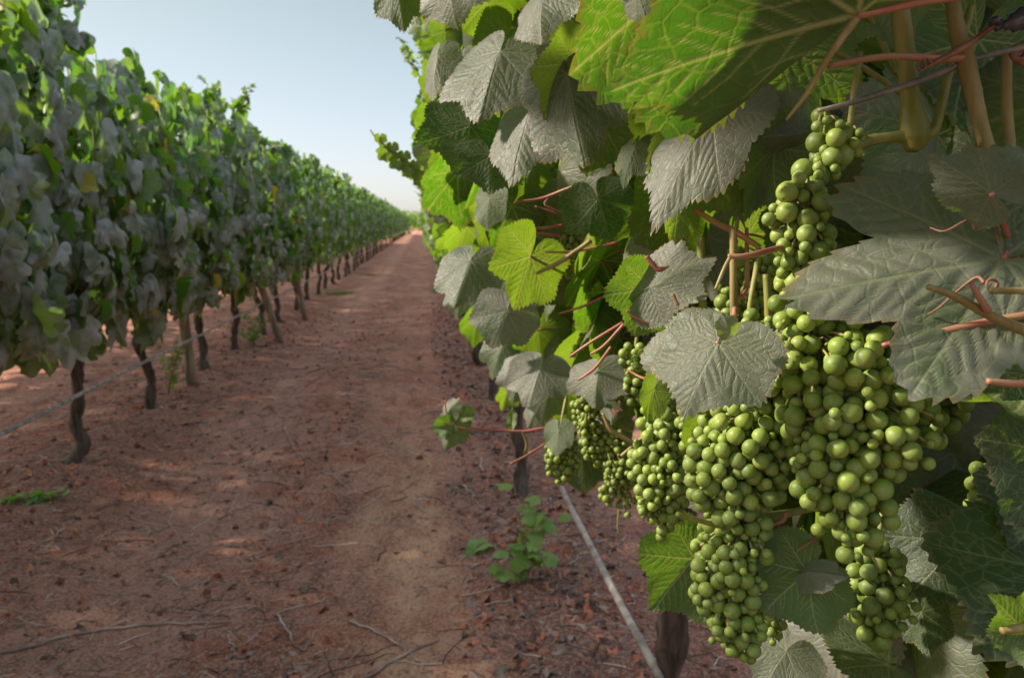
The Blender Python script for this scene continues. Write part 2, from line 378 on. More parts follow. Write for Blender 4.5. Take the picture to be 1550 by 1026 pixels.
def leaf_template(nang, nrad, seed, lob=.05, fold=.25, bend=.5, side=.0, wave=.05, puff=.012, veins=True, teeth=True, crease=None):
    key = (nang, nrad, seed, lob, fold, bend, side, wave, puff, veins, crease)
    if key in _tc: return _tc[key]
    r_ = np.random.default_rng(seed)
    th = np.linspace(-R(173), R(173), nang); rad = leaf_radius(th, lob, seed, teeth)
    fr = np.linspace(0, 1, nrad+1)[1:]**.85
    X = (np.sin(th)[None]*rad[None]*fr[:, None]).ravel(); Y = (np.cos(th)[None]*rad[None]*fr[:, None]).ravel()
    # smooth interior teeth: inner rings follow a softened outline
    if teeth and nrad > 2:
        rs = leaf_radius(th, lob, seed, False)
        w = np.clip((fr-.75)/.25, 0, 1)[:, None]; rr = (rs[None]*(1-w)+rad[None]*w)*fr[:, None]
        X = (np.sin(th)[None]*rr).ravel(); Y = (np.cos(th)[None]*rr).ravel()
    X = np.concatenate([[0], X]); Y = np.concatenate([[0], Y]); p2 = np.stack([X, Y], 1)
    rim = np.concatenate([[0], np.repeat(fr, nang)])
    if veins: vein, dmin = leaf_veins(p2, seed)
    else: vein = np.zeros(len(X)); dmin = np.zeros(len(X))
    thv = np.arctan2(X, Y); r0 = np.hypot(X, Y)
    z = -fold*np.abs(X)*(1-.3*np.abs(X)) + wave*np.sin(thv*3+r_.uniform(0, 6))*r0**1.5 + wave*.6*np.sin(thv*7+r_.uniform(0, 6))*r0**3 + wave*.3*np.sin(thv*15+r_.uniform(0,6))*r0**5
    z += wave*.8*np.sin(X*4+r_.uniform(0, 6))*np.cos(Y*3.3+r_.uniform(0, 6))*r0
    if veins: z += puff*(1-np.exp(-(dmin/.035)**2))
    x, y = X.copy(), Y.copy()
    if crease is not None:     # part of the blade beyond one lateral vein is folded over behind
        c_, d_ = R(crease), R(168); al = thv - c_; m_ = al > 0
        u = r0*np.cos(al); w_ = r0*np.sin(al); z = np.where(m_, z + w_*math.sin(d_)+.012, z); w2 = np.where(m_, w_*math.cos(d_), w_)
        x = u*math.sin(c_)+w2*math.cos(c_); y = u*math.cos(c_)-w2*math.sin(c_); X = x
    if abs(side) > 1e-3:
        k = side; x, z = np.sin(k*X)/k + z*np.sin(-k*X)*.0, z - (1-np.cos(k*X))/k
    if abs(bend) > 1e-3:
        k = bend; y2 = (1/k + z)*np.sin(k*y); z2 = (1/k+z)*np.cos(k*y)-1/k; y, z = y2, z2
    V = np.stack([x, y, z], 1)
    loops = []; cnt = []
    j = np.arange(nang-1)
    tri = np.stack([np.zeros_like(j), 1+j+1, 1+j], 1); loops.append(tri.ravel()); cnt += [3]*len(tri)
    for i in range(nrad-1):
        a = 1+i*nang+j; b = 1+(i+1)*nang+j
        q = np.stack([a, a+1, b+1, b], 1); loops.append(q.ravel()); cnt += [4]*len(q)
    T = dict(V=V, L=np.concatenate(loops), C=np.array(cnt), UV=p2*.5+.5, vein=vein, rim=rim)
    _tc[key] = T
    return T
def put_leaf(mb, T, J, Y, Z, s, ws=1.0, rnd=.5, mi=0):
    """template placed with junction J, tip direction Y, upper-face normal Z, length s"""
    Y = np.asarray(Y, float); Y = Y/np.linalg.norm(Y); Z = np.asarray(Z, float); Z = Z - Y*np.dot(Z, Y)
    nz = np.linalg.norm(Z)
    if nz < 1e-3: Z = np.cross(Y, [1, 0, 0.3]); nz = np.linalg.norm(Z)
    Z = Z/nz; X = np.cross(Y, Z)
    V = np.asarray(J) + s*(T['V'][:, :1]*ws*X + T['V'][:, 1:2]*Y + T['V'][:, 2:3]*Z)
    at = np.stack([T['vein'], np.full(len(V), rnd), T['rim']], 1)
    mb.add(V, T['L'], T['C'], T['UV'] + np.array([rnd*7.3, rnd*3.1]), at, mi)
# deformed variants at three levels of detail
def variants(nang, nrad, n, seed0, veins, teeth=True, crumple=0.):
    r_ = np.random.default_rng(seed0); out = []
    for k in range(n):
        out.append(leaf_template(nang, nrad, seed0*100+k, lob=r_.uniform(-.04, .14)+crumple*.10, fold=r_.uniform(.05, .55) if not crumple else r_.uniform(-.5, .9), bend=r_.uniform(.1, 1.0)+crumple*.2,
                                 side=r_.uniform(-.2, .9) if not crumple else r_.uniform(-.9, .9), wave=r_.uniform(.03, .10)+crumple*.07, puff=.006, veins=veins, teeth=teeth))
    return out
T_MID = variants(180, 12, 10, 3, True)
T_LOW = variants(66, 5, 14, 4, False, True, 1.0)
T_FAR = variants(15, 2, 10, 5, False, False, 1.0)
# ------------------------------------------------------------------ ground
def spaced(a, b, fine0, fine1, step, growth):
    xs = list(np.arange(fine0, fine1+1e-6, step)); s = step
    while xs[-1] < b: s *= growth; xs.append(xs[-1]+s)
    s = step; lo = [fine0]
    while lo[-1] > a: s *= growth; lo.append(lo[-1]-s)
    return np.array(lo[:0:-1] + xs)
gx = spaced(-500, 500, -3.2, 1.6, .028, 1.06); gy = spaced(-200, 900, .9, 7.5, .028, 1.045)
_ph = rng.uniform(0, 6, 60)
def hgt(x, y):
    h = .025*np.exp(-((x+1.76)/.35)**2) + .03*np.exp(-((x-.5)/.35)**2) - .012*np.exp(-((x+.05)/.2)**2) - .012*np.exp(-((x+1.05)/.2)**2)
    near = np.exp(-(np.abs(x)/9)**2)
    for k in range(30):
        f = 1.2*1.17**k; a = .017/(f**.85)
        h = h + near*a*np.sin(f*(np.cos(_ph[k]*9)*x + np.sin(_ph[k]*9)*y*.8) + _ph[k+29]*5)*(1+.5*np.sin(x*3.1+_ph[k])*np.cos(y*2.3+k))
    return h
X, Y = np.meshgrid(gx, gy); Z = hgt(X, Y) - hgt(0, 2.)*0
nx, ny = len(gx), len(gy)
i = np.arange(ny-1)[:, None]*nx; j = np.arange(nx-1)[None]
q = np.stack([i+j, i+j+1, i+nx+j+1, i+nx+j], -1).reshape(-1, 4)
mb = MB(); mb.add(np.stack([X.ravel(), Y.ravel(), Z.ravel()], 1), q.ravel(), [4]*len(q))
ground = mb.build('ground', M_SOIL); tag(ground, kind='structure')

def G(px, py):
    """ground point under photograph pixel"""
    a = P(px, py, 1.) - CP; t = -CP[2]/a[2]; p = CP + a*t
    p[2] = hgt(p[0], p[1]); return p

# leaf litter and twigs (uncountable)
mb = MB(); LT = [leaf_template(17, 3, 700+k, lob=.25, fold=.3+.4*(k % 3), bend=.9+.8*(k % 4), side=(-1)**k*(1.2+.5*(k % 3)), wave=.30, veins=False, teeth=False) for k in range(8)]
def litter_xy(n):
    out = []
    while len(out) < n:
        y = .9 + 11*rng.random()**1.6; u = rng.random()
        if u < .40: x = rng.normal(.42, .22)
        elif u < .64: x = rng.normal(-1.75, .34)
        elif u < .78: x = rng.normal(-.60, .28) if rng.random() < .35 + .65*(math.sin(y*3.1+1)+math.sin(y*1.7) > .6) else 9
        elif u < .92: x = rng.uniform(-4.2, -1.9)
        else: x = rng.uniform(-1.6, .3)
        if x == 9: continue
        if -.32 < x < .10 and rng.random() < .8: continue
        out.append((x, y))
    return out
for x, y in litter_xy(9000):
    s = rng.uniform(.014, .046)
    Yd = rng.normal(size=3)*[1, 1, .25]; Zd = np.array([rng.normal(0, .45), rng.normal(0, .45), 1])
    rd = rng.random()
    if abs(x-.45) < .35 and rng.random() < .45: rd = rng.choice([.97, .02, .9])
    put_leaf(mb, LT[rng.integers(8)], (x, y, hgt(x, y)+.006), Yd, Zd, s*1.15, rng.uniform(.3, .9), rd)
lit = mb.build('leaf_litter', M_LITTER); tag(lit, 'red and grey dry vine leaves littering the bare soil', 'leaf litter', kind='stuff')
mb = MB()
def twig(x, y, ln, r, ang, seg=4):
    n = 4; p = [];
    for k in range(n):
        t = k/(n-1)-.5; p.append((x+math.cos(ang)*ln*t+rng.normal(0, ln*.05), y+math.sin(ang)*ln*t+rng.normal(0, ln*.05), 0))
    p = smooth_path(p, 2); p[:, 2] = hgt(p[:, 0], p[:, 1]) + r*.9 + abs(rng.normal(0, .003))
    tube(mb, p, np.linspace(r, r*.6, len(p)), seg, rng.choice([0, 0, 1, 2]), rng.random())
for k in range(15000):
    y = .95+7*rng.random()**1.7; x = rng.uniform(-2.8, 1.2)
    if -.30 < x < .12 and rng.random() < .7: continue
    twig(x, y, rng.uniform(.015, .075), rng.uniform(.0008, .0019), rng.uniform(0, math.pi), 3)
for k in range(900):
    y = 1.0+7*rng.random()**1.5; x = rng.uniform(-2.6, 1.0)
    twig(x, y, rng.uniform(.06, .22), rng.uniform(.0012, .0028), rng.uniform(0, math.pi), 4)
tw = mb.build('twig_litter', [M_TWIG, M_STRAW, M_DARKTWIG]); tag(tw, 'fine grey straw and broken twigs scattered over the track', 'twig litter', kind='stuff')
# larger fallen canes that can be told apart
FALLEN = [([(430, 650), (445, 675), (480, 705), (530, 735)], .004, 'thin fallen vine cane curving across the middle of the track'),
 ([(0, 975), (110, 940), (210, 922), (350, 918)], .005, 'long brown cane lying at the near left edge of the track'),
 ([(420, 905), (440, 945), (456, 962), (470, 950)], .004, 'hooked bare twig lying on the near track'),
 ([(530, 925), (580, 950), (625, 985), (640, 1010)], .004, 'straight cane slanting toward the sandy strip'),
 ([(540, 1020), (610, 985), (665, 965)], .005, 'short thick cane at the bottom edge beside the sandy strip'),
 ([(345, 975), (380, 945), (396, 930)], .0035, 'short pale stick leaning over another cane on the near track'),
 ([(345, 928), (350, 950), (356, 968), (362, 974)], .003, 'small bent grey stick on the near left of the track'),
 ([(70, 700), (76, 715), (92, 725)], .004, 'curved grey twig beside the foot of the nearest left trunk'),
 ([(700, 730), (715, 745), (738, 780)], .004, 'grey twig lying up the track from the seedling vine'),
 ([(650, 845), (690, 848), (735, 852)], .003, 'pale twig lying left of the seedling vine'),
 ([(865, 830), (905, 820), (925, 808)], .004, 'brown twig on the ground behind the pale hose'),
 ([(50, 830), (90, 805), (100, 790)], .004, 'forked twig near the small weed at the left edge')]
for pts, r, lab in FALLEN:
    mb = MB(); w = smooth_path([G(*p) for p in pts], 6)
    w[:, :2] += rng.normal(0, .004, (len(w), 2)); w[:, 2] = hgt(w[:, 0], w[:, 1]) + r*1.1
    tube(mb, w, np.linspace(r, r*.55, len(w)), 6, knob=.08)
    m0 = w[len(w)//2]; d = w[len(w)//2+1]-m0
    side = np.array([-d[1], d[0], 0]); side /= np.linalg.norm(side)
    tube(mb, smooth_path([m0, m0+side*.02+d*1.2+[0, 0, .012], m0+side*.05+d*2+[0, 0, .005]], 3), r*.5, 5)
    o = mb.build('fallen_cane', M_TWIG, world_origin=w[0]); tag(o, lab, 'fallen cane', 'prunings on the ground')

# ------------------------------------------------------------------ vine rows
def trunk_mesh(mb, lean=(0, 0), h=.85, r=.029, seed=0, base=(0, 0, 0), arms=True):
    r_ = np.random.default_rng(seed); b = np.asarray(base, float)
    k = 9; z = np.linspace(-.03, h, k)
    pts = np.stack([b[0]+lean[0]*z/h+r_.normal(0, .012, k), b[1]+lean[1]*z/h+r_.normal(0, .012, k), b[2]+z], 1)
    p = smooth_path(pts, 4); t = np.linspace(0, 1, len(p))
    rad = r*(1+.55*np.exp(-t*12)+.35*np.clip((t-.8)/.2, 0, 1)) * (1+.14*np.sin(t*31+seed)+.09*r_.normal(size=len(p)))
    tube(mb, p, rad, 14, 0, .5, .09)
    if arms:
        top = p[-1]
        for s in (-1, 1):
            a = smooth_path([top-[0, 0, .04], top+[0, s*.09, .03], top+[.01, s*.3, .05], top+[0, s*.58, .05]], 5)
            tube(mb, a, np.linspace(r*.8, r*.4, len(a)), 8, 0, .5, .08)
def canopy_leaves(mb, T, n, seed, zlo=.62, zhi=1.93, half=.34, y0=-.62, y1=.62, smin=.075, smax=.115, shoots=7, mi_cane=1, canes=9):
    r_ = np.random.default_rng(seed)
    ph = r_.uniform(0, 6, 6)
    dome = r_.uniform(.05, .20)
    top = lambda y: zhi + .06 - dome*(abs(y)/.6)**2 + .10*math.sin(y*5+ph[0]) + .08*math.sin(y*11+ph[1])
    hw = lambda y, z: half*(.62+.38*math.sin(max(0.05, min(1, (z-zlo+.12)/(top(y)-zlo+.12)))*math.pi*.93)) * (1+.16*math.sin(y*7+z*4+ph[2]))
    for k in range(n):
        y = r_.uniform(y0, y1); zt = top(y); z = zlo + (zt-zlo)*r_.random()**.9 + (.09*math.sin(y*9+ph[3]) if r_.random() < .5 else 0)
        if z > zt-.50 and r_.random() < .22: continue
        s = -1 if r_.random() < .5 else 1
        w = hw(y, z); inner = r_.random() < (.48 if z < 1.4 else .26)
        x = s*w*(r_.uniform(.1, .75) if inner else r_.normal(.97, .10))
        tf = max(0, (z-zlo)/(zt-zlo)-.88)/.12
        Yd = np.array([s*r_.uniform(-.1, .45), r_.normal(0, .38), -1+tf*.9*r_.random()])
        Zd = np.array([s*(1.0-.4*tf), r_.normal(0, .55), .35+r_.normal(0, .35)+tf])
        if r_.random() < .22: Zd = r_.normal(size=3)+[s*.3, 0, .2]
        put_leaf(mb, T[r_.integers(len(T))], (x, y, z), Yd, Zd, r_.uniform(smin, smax), r_.uniform(.62, 1.0), r_.random()*.97 if r_.random() < .985 else 1.)
    for k in range(shoots):   # young shoots standing out of the top
        y = r_.uniform(y0, y1); p0 = np.array([r_.normal(0, half*.55), y, top(y)-.12]); d = np.array([r_.normal(0, .35), r_.normal(0, .35), 1]); L = r_.uniform(.08, .30)
        p = smooth_path([p0, p0+d*L*.5, p0+d*L+[r_.normal(0, .05), r_.normal(0, .05), -.02]], 4)
        tube(mb, p, np.linspace(.0035, .0012, len(p)), 4, mi_cane)
        for q_ in range(1, len(p)):
            for e in range(2):
                Yd = np.array([r_.normal(0, .8), r_.normal(0, .8), .1+r_.normal(0, .5)])
                put_leaf(mb, T[r_.integers(len(T))], p[q_]+Yd*.015, Yd, [r_.normal(0, .7), r_.normal(0, .7), .8], (.080-.045*q_/len(p))*r_.uniform(.8, 1.1), 1, .5+.47*r_.random())
    for k in range(canes):
        y = r_.uniform(y0, y1); s = r_.choice([-1, 1]); x = s*half*r_.uniform(.3, .8)
        p = smooth_path([(x*.4, y, .72), (x, y+r_.normal(0, .05), 1.0), (x*1.05, y+r_.normal(0, .1), 1.4), (x*.7, y+r_.normal(0, .15), 1.9)], 4)
        tube(mb, p, .0042, 5, mi_cane)
def berry_cloud(mb, c, r_, n=26, br=.0085, ln=.13, mi=2, T=None):
    for k in range(n):
        t = r_.random(); a = r_.uniform(0, 6.28); w = .035*(1-.65*t)
        ctr = np.array(c)+[w*math.cos(a), w*math.sin(a), -t*ln]
        mb.add(BALL[0]*br*r_.uniform(.8, 1.1)+ctr, BALL[1], BALL[2], None, np.tile([0, r_.random(), 0], (len(BALL[0]), 1)), mi)
def ball(nu, nv):
    V = [(0, 0, -1)]; UV = [(.5, 0)]
    for i in range(1, nv):
        ph = math.pi*i/nv
        for k in range(nu):
            a = 2*math.pi*k/nu; V.append((math.sin(ph)*math.cos(a), math.sin(ph)*math.sin(a), -math.cos(ph))); UV.append((k/nu, i/nv))
    V.append((0, 0, 1)); UV.append((.5, 1)); L = []; C = []
    for k in range(nu): L += [0, 1+(k+1) % nu, 1+k]; C.append(3)
    for i in range(nv-2):
        a = 1+i*nu; b = a+nu
        for k in range(nu): L += [a+k, a+(k+1) % nu, b+(k+1) % nu, b+k]; C.append(4)
    a = 1+(nv-2)*nu; t = len(V)-1
    for k in range(nu): L += [a+k, a+(k+1) % nu, t]; C.append(3)
    return np.array(V, float), np.array(L), np.array(C), np.array(UV)
BALL = ball(8, 6)

VM = [M_LEAF_FAR, M_CANE, M_GRAPE]
near_f, mid_f, far_f, trunk_m = [], [], [], []
for k in range(5):
    mb = MB(); canopy_leaves(mb, T_LOW, 880, 50+k, smin=.070, smax=.135, canes=20, y0=-.66, y1=.66)
    r_ = np.random.default_rng(k)
    for b in range(5):
        berry_cloud(mb, (r_.choice([-1, 1])*r_.uniform(.18, .34), r_.uniform(-.55, .55), r_.uniform(.75, 1.1)), r_)
    near_f.append(mb.mesh('foliage', VM))
for k in range(4):
    mb = MB(); canopy_leaves(mb, T_FAR, 700, 80+k, shoots=11, canes=5); mid_f.append(mb.mesh('foliage', VM))
for k in range(3):
    mb = MB(); canopy_leaves(mb, T_FAR, 340, 90+k, smin=.10, smax=.15, shoots=5, canes=3); far_f.append(mb.mesh('foliage', VM))
for k in range(5):
    mb = MB(); trunk_mesh(mb, lean=(rng.normal(0, .04), rng.normal(0, .09)), seed=k); trunk_m.append(mb.mesh('trunk', [M_BARK]))
far_tr = []
for k in range(2):
    mb = MB(); tube(mb, [(0, 0, -.03), (.01, .03, .4), (0, .02, .9)], .028, 5); far_tr.append(mb.mesh('trunk', [M_BARK]))
def place_vine(x, y, foliage, trunk, label, group, rot=0, sz=1., tw=None):
    z = float(hgt(x, y)); e = empty('grapevine', (x, y, z), label, 'grapevine', group)
    f = link('foliage', foliage, e); f.rotation_euler.z = rot; f.scale = (1, 1, sz)
    t = link('trunk', trunk, e)
    if tw is not None: t.rotation_euler.z = tw
    return e
ORD = ['nearest', 'second', 'third', 'fourth', 'fifth', 'sixth', 'seventh', 'eighth', 'ninth', 'tenth', 'eleventh', 'twelfth']
LX = -1.75
ys = [4.1 + 1.2*k for k in range(-3, 72)]
vis = 0
for k, y in enumerate(ys):
    if y < 2.0: lab = 'left row grapevine level with the camera, outside the picture'; gp = 'grapevines of the left row beside the camera'
    elif y < 17:
        d_ = ORD[vis] if vis < 12 else None; vis += 1
        if vis == 1: lab = 'leafy grapevine cut off by the left edge, crown reaching the top left corner'
        elif vis == 2: lab = 'leafy grapevine over the nearest visible dark trunk, left of the track'
        else: lab = f'{d_} grapevine from the left edge in the left row, with thin dark trunk'
        gp = 'grapevines of the left row'
    elif y < 40: lab = 'grapevine of the left row far down the track, its trunk a thin dark line'; gp = 'far grapevines of the left row'
    else: lab = 'tiny grapevine at the far end of the left row by the vanishing point'; gp = 'farthest grapevines of the left row'
    if y < 11: m_ = near_f[k % 5]
    elif y < 32: m_ = mid_f[k % 4]
    else: m_ = far_f[k % 3]
    tall = {0: 1.0, 1: 1.0, 2: 1.05, 3: 1.06, 4: .99, 5: 1.05, 6: .98, 7: 1.04}.get(k, 1+.045*math.sin(k*2.3))
    if y < 2.5: tall = .98
    place_vine(LX+.02*math.sin(k*3), y, m_, trunk_m[k % 5] if y < 25 else far_tr[k % 2], lab, gp, math.pi*(k % 2), tall, math.pi*((k//2) % 2)+.12*math.sin(k*5))
# a farther row beyond the left one, made taller to block the low sun
for k in range(42):
    y = .6 + 1.2*k
    place_vine(-4.05, y, far_f[k % 3] if k > 9 else mid_f[k % 4], far_tr[k % 2], 'grapevine of the farther row glimpsed between the left row\'s trunks', 'grapevines of the farther row, made taller to block the low sun', math.pi*(k % 2), 1.17)  # row behind the left one, made taller to block the low sun

# posts of the left row
def post(px, py, top_dx, r, h, lab):
    b = G(px, py); mb = MB(); top_dx += LX-.05-b[0]; h = 1.7
    p = smooth_path([b-[0, 0, .05], b+[top_dx*.5, .0, h*.5], b+[top_dx, .0, h]], 4)
    tube(mb, p, r, 10, knob=.03)
    o = mb.build('wooden_post', M_POST, world_origin=b); tag(o, lab, 'post', 'trellis posts of the left row')
post(291, 588, .0, .038, 1.9, 'pale upright wooden post behind the second visible trunk of the left row')
post(427, 520, -.14, .036, 1.9, 'leaning wooden post beside the weeds of the left row')
post(463, 482, .02, .036, 1.9, 'pale upright post farther along the left row past the leaning one')
# drip hoses and trellis wires
def cable(name, pts, r, mat, lab, cat, seg=8, n=10):
    mb = MB(); p = smooth_path(pts, n); tube(mb, p, r, seg); o = mb.build(name, mat, world_origin=p[0]); return tag(o, lab, cat)
hz = [(LX+.13, y, .40 + .012*math.sin(y*2.6)+.006*math.sin(y*7)) for y in np.arange(1.2, 60, 1.2)]
cable('drip_hose', hz, .010, M_HOSE, 'thin drip hose strung along the trunks of the left row', 'drip hose', n=4)
hr = [P(1000, 1030, 1.50), P(990, 1008, 1.52), P(932, 900, 1.84), P(884, 806, 2.27), P(852, 742, 2.50), P(847, 700, 2.6), P(852, 650, 2.7), P(880, 600, 2.8)]
hr2 = [(.45, y, .385) for y in np.arange(3.8, 60, 1.6)]
cable('drip_hose', hr, .0085, M_HOSE, 'pale dusty drip hose descending to the right hand trunk below the grapes', 'drip hose', n=6)
for x, z, lab in ((LX, 1.05, 'lower trellis wire buried in the left row canopy'), (LX, 1.75, 'upper trellis wire buried in the left row canopy')):
    cable('trellis_wire', [(x, y, z) for y in np.arange(1, 60, 4.)], .0016, M_WIRE, lab, 'wire', 5, 3)

# ------------------------------------------------------------------ small plants
def sprig(base, stems, label, cat, name='weed', s=(.02, .04), mat=None, T=None, group=None):
    e = empty(name, base, label, cat, group); mf = MB(); ms = MB(); T = T or T_LOW
    for (dx, dy, dz, nl) in stems:
        p = smooth_path([base, base+np.array([dx*.4, dy*.4, dz*.6]), base+np.array([dx, dy, dz])], 4)
        tube(ms, p, np.linspace(.0028, .0012, len(p)), 5)
        for q_ in range(nl):
            t = .25+.75*(q_+rng.random()*.5)/nl; c = p[min(len(p)-1, int(t*(len(p)-1)))]
            Yd = np.array([rng.normal(), rng.normal(), .1+rng.normal(0, .3)]); Yd /= np.linalg.norm(Yd)
            put_leaf(mf, T[rng.integers(len(T))], c+Yd*.02, Yd, [rng.normal(0, .4)-.2, rng.normal(0, .4)-.3, 1], rng.uniform(*s), 1, .4+.5*rng.random())
            tube(ms, [c, c+Yd*.01, c+Yd*.022], .0008, 4)
    mf.build('foliage', mat or M_LEAF_FAR, e); ms.build('stem', M_RED, e)
    return e
M_BRIGHT = leaf_material('young_leaf', False, .0, .45, 4.2)
b = G(795, 885)
sprig(b, [(.0, .05, .27, 6), (.12, .0, .22, 5), (-.11, -.02, .15, 4), (.06, -.08, .12, 4), (-.03, .14, .33, 4), (.17, .10, .24, 4), (-.18, -.03, .09, 3), (.07, .06, .30, 4)], 'low vine seedling with round green leaves growing in the litter beside the hose', 'seedling', 'vine_seedling', (.030, .052), M_BRIGHT, T_MID)
b = G(715, 832)
sprig(b, [(-.03, .0, .03, 2), (.05, .02, .03, 3)], 'pair of small pale leaves sprouting at the edge of the sandy strip', 'seedling', 'vine_seedling', (.045, .06), M_BRIGHT, T_MID)
b = G(255, 600)
sprig(b, [(rng.normal(0, .10), rng.normal(0, .1), rng.uniform(.15, .42), 9) for _ in range(7)], 'light green weed growing around the second visible trunk of the left row', 'weed', 'weed', (.018, .035), M_BRIGHT)
b = G(385, 528)
sprig(b, [(rng.normal(0, .18), rng.normal(0, .12), rng.uniform(.15, .38), 10) for _ in range(9)], 'leafy weed clump between the trunk and the leaning post', 'weed', 'weed', (.02, .04), M_BRIGHT)
def grass_tuft(px, py, w, h, n, lab):
    b = G(px, py); mb = MB()
    for k in range(n):
        c = b+np.array([rng.normal(0, w), rng.normal(0, w*1.2), 0]); c[2] = hgt(c[0], c[1]); d = np.array([rng.normal(0, .5), rng.normal(0, .5), 1])*h*rng.uniform(.5, 1)
        p = smooth_path([c, c+d*.6, c+d*[1.6, 1.6, .85]], 2); tube(mb, p, np.linspace(.0022, .0006, len(p)), 3, 0, rng.random())
    o = mb.build('grass_tuft', M_WEED, world_origin=b); tag(o, lab, 'grass tuft')
grass_tuft(516, 447, .13, .07, 420, 'bright green grass tuft at the foot of the left row far up the track')
grass_tuft(556, 414, .2, .05, 200, 'small dull grass tuft farther up the track by the left row')
grass_tuft(668, 440, .09, .12, 260, 'thin tall grass at the foot of the right row far up the track')
b = G(45, 760)
sprig(b, [(.10, .03, .03, 9), (-.12, -.02, .03, 9), (.16, .07, .03, 7), (.02, -.04, .04, 8)], 'flat yellow green weed at the left edge on dark litter', 'weed', 'weed', (.018, .035), M_BRIGHT)
# low bushes closing the far end of the track
for k, (x, y, w, h, lab) in enumerate(((-2.3, 95, 2.0, 2.6, 'pale green bush closing the far end of the track, left one'), (.6, 99, 2.0, 2.9, 'pale green bush closing the far end of the track, middle one'), (3.5, 97, 1.9, 2.6, 'pale green bush behind the far end of the right row'))):
    e = empty('bush', (x, y, 0), lab, 'bush'); mf = MB(); r_ = np.random.default_rng(k+70)
    for q_ in range(1500):
        u = r_.normal(size=3); u /= np.linalg.norm(u); u *= r_.uniform(.55, 1)*(1+.18*math.sin(u[0]*7+k)+.15*math.sin(u[1]*6))
        put_leaf(mf, T_FAR[r_.integers(10)], (x+u[0]*w, y+u[1]*w, h*.55+u[2]*h*.5), r_.normal(size=3), r_.normal(size=3)+[0, 0, .5], r_.uniform(.1, .17), 1, .5+.4*r_.random())
    mf.build('foliage', M_BRIGHT, e); mt = MB(); tube(mt, [(x, y, -.05), (x+.05, y, h*.3), (x, y, h*.6)], .05, 6); mt.build('trunk', M_BARK, e)
# ------------------------------------------------------------------ right row
RX = .50
def face_x(z, y=2.0):
    f = np.interp(z, [.7, 1.0, 1.2, 1.5, 1.9, 2.3], [.22, .17, .09, -.02, -.03, .08])
    return f
# distant part of the row: whole vines sharing meshes, leaning over the track
rtr = [np.array(P(1012, 1000, 1.51)), np.array(P(785, 640, 3.6))]
yr = [5.3 + 1.2*k for k in range(0, 71)]
v = 0
for k, y in enumerate(yr):
    if y < 14: lab = f'{ORD[v+3]} grapevine along the right row, backlit leaves leaning over the track'; gp = 'grapevines of the right row'; v += 1
    elif y < 40: lab = 'grapevine of the right row far down the track'; gp = 'far grapevines of the right row'
    else: lab = 'tiny grapevine at the far end of the right row by the vanishing point'; gp = 'farthest grapevines of the right row'
    m_ = near_f[k % 5] if y < 9 else (mid_f[k % 4] if y < 30 else far_f[k % 3])
    e = place_vine(RX-.03, y, m_, trunk_m[(k+2) % 5] if y < 20 else far_tr[k % 2], lab, gp, math.pi*(k % 2), 1.0 + .03*math.sin(k*1.9), math.pi*((k//2) % 2)+.12*math.sin(k*5))
    for c in e.children:
        if c.name.startswith('foliage'):
            c.scale.x = 1.05; c.rotation_euler.y = R(-4 if k % 2 == 0 else 4); c.location.x = .16; c.scale.z = 1.06
# the three near vines
def vine_root(x, y, label): return empty('grapevine', (x, y, float(hgt(x, y))), label, 'grapevine', 'grapevines of the right row')
VA = vine_root(.52, .98, 'nearest grapevine on the right, its big leaves and canes framing the large green bunches')
t2 = P(1012, 1000, 1.51); VB = vine_root(t2[0], t2[1], 'right row grapevine whose bark covered trunk stands at the end of the pale hose')
t3 = P(785, 650, 3.6); VC = vine_root(t3[0], t3[1], 'third grapevine of the right row, its trunk dim behind the small outstretched shoot')
for V_, lean, r in ((VA, (-.02, .05), .034), (VB, (.02, .0), .027), (VC, (.0, .05), .030)):
    mb = MB(); trunk_mesh(mb, lean, .82, r, 11, V_.location); mb.build('trunk', M_BARK, V_)

M_RIGHT = [M_LEAF, M_CANE, M_RED, M_GRAPE]
# foreground leaves -------------------------------------------------
Lc = -np.array(CM.col[0][:3]); Uc = np.array(CM.col[1][:3])
def hero(J, T, ab=(0, 0), up=1, ws=1.0, lob=.05, fold=.2, bend=.3, side=0., wave=.05, seed=1, vine=None, pet=None, petr=.0016, mat=None, hi=True, rnd=.5, puff=.007, label=None, slen=1.0, crease=None):
    J3 = P(*J); T3 = P(*T); Yd = T3-J3; L = np.linalg.norm(Yd)*slen
    C = CP-(J3+T3)/2; C /= np.linalg.norm(C)
    Zd = C + ab[0]*Lc + ab[1]*Uc
    if not up: Zd = -Zd
    T_ = leaf_template(420 if hi else 200, 34 if hi else 16, seed, lob, fold, bend, side, wave, puff, crease=crease)
    # bending shortens the blade: rescale so the tip still reaches T
    k = bend if abs(bend) > .01 else .01
    L = L / max(.5, (2*math.sin(k/2)/k))
    th = k/2; Z0 = Zd-Yd/np.linalg.norm(Yd)*np.dot(Zd, Yd)/np.linalg.norm(Yd); Z0 /= np.linalg.norm(Z0); Y0 = Yd/np.linalg.norm(Yd)
    Yr = Y0*math.cos(th)+Z0*math.sin(th); Zr = Z0*math.cos(th)-Y0*math.sin(th)
    V_ = vine or VA
    mb = MB(); put_leaf(mb, T_, J3, Yr, Zr, L, ws, rnd)
    o = mb.build('leaf', mat or M_LEAF, V_, world_origin=J3)
    if label: o['label'] = label
    if pet:
        m2 = MB(); p = smooth_path([J3]+[P(*q_) for q_ in pet], 8); tube(m2, p, np.linspace(petr, petr*1.25, len(p)), 8, knob=.03)
        pt = m2.build('petiole', M_RED, o)
    return o
GR = dict(up=0)
H = hero
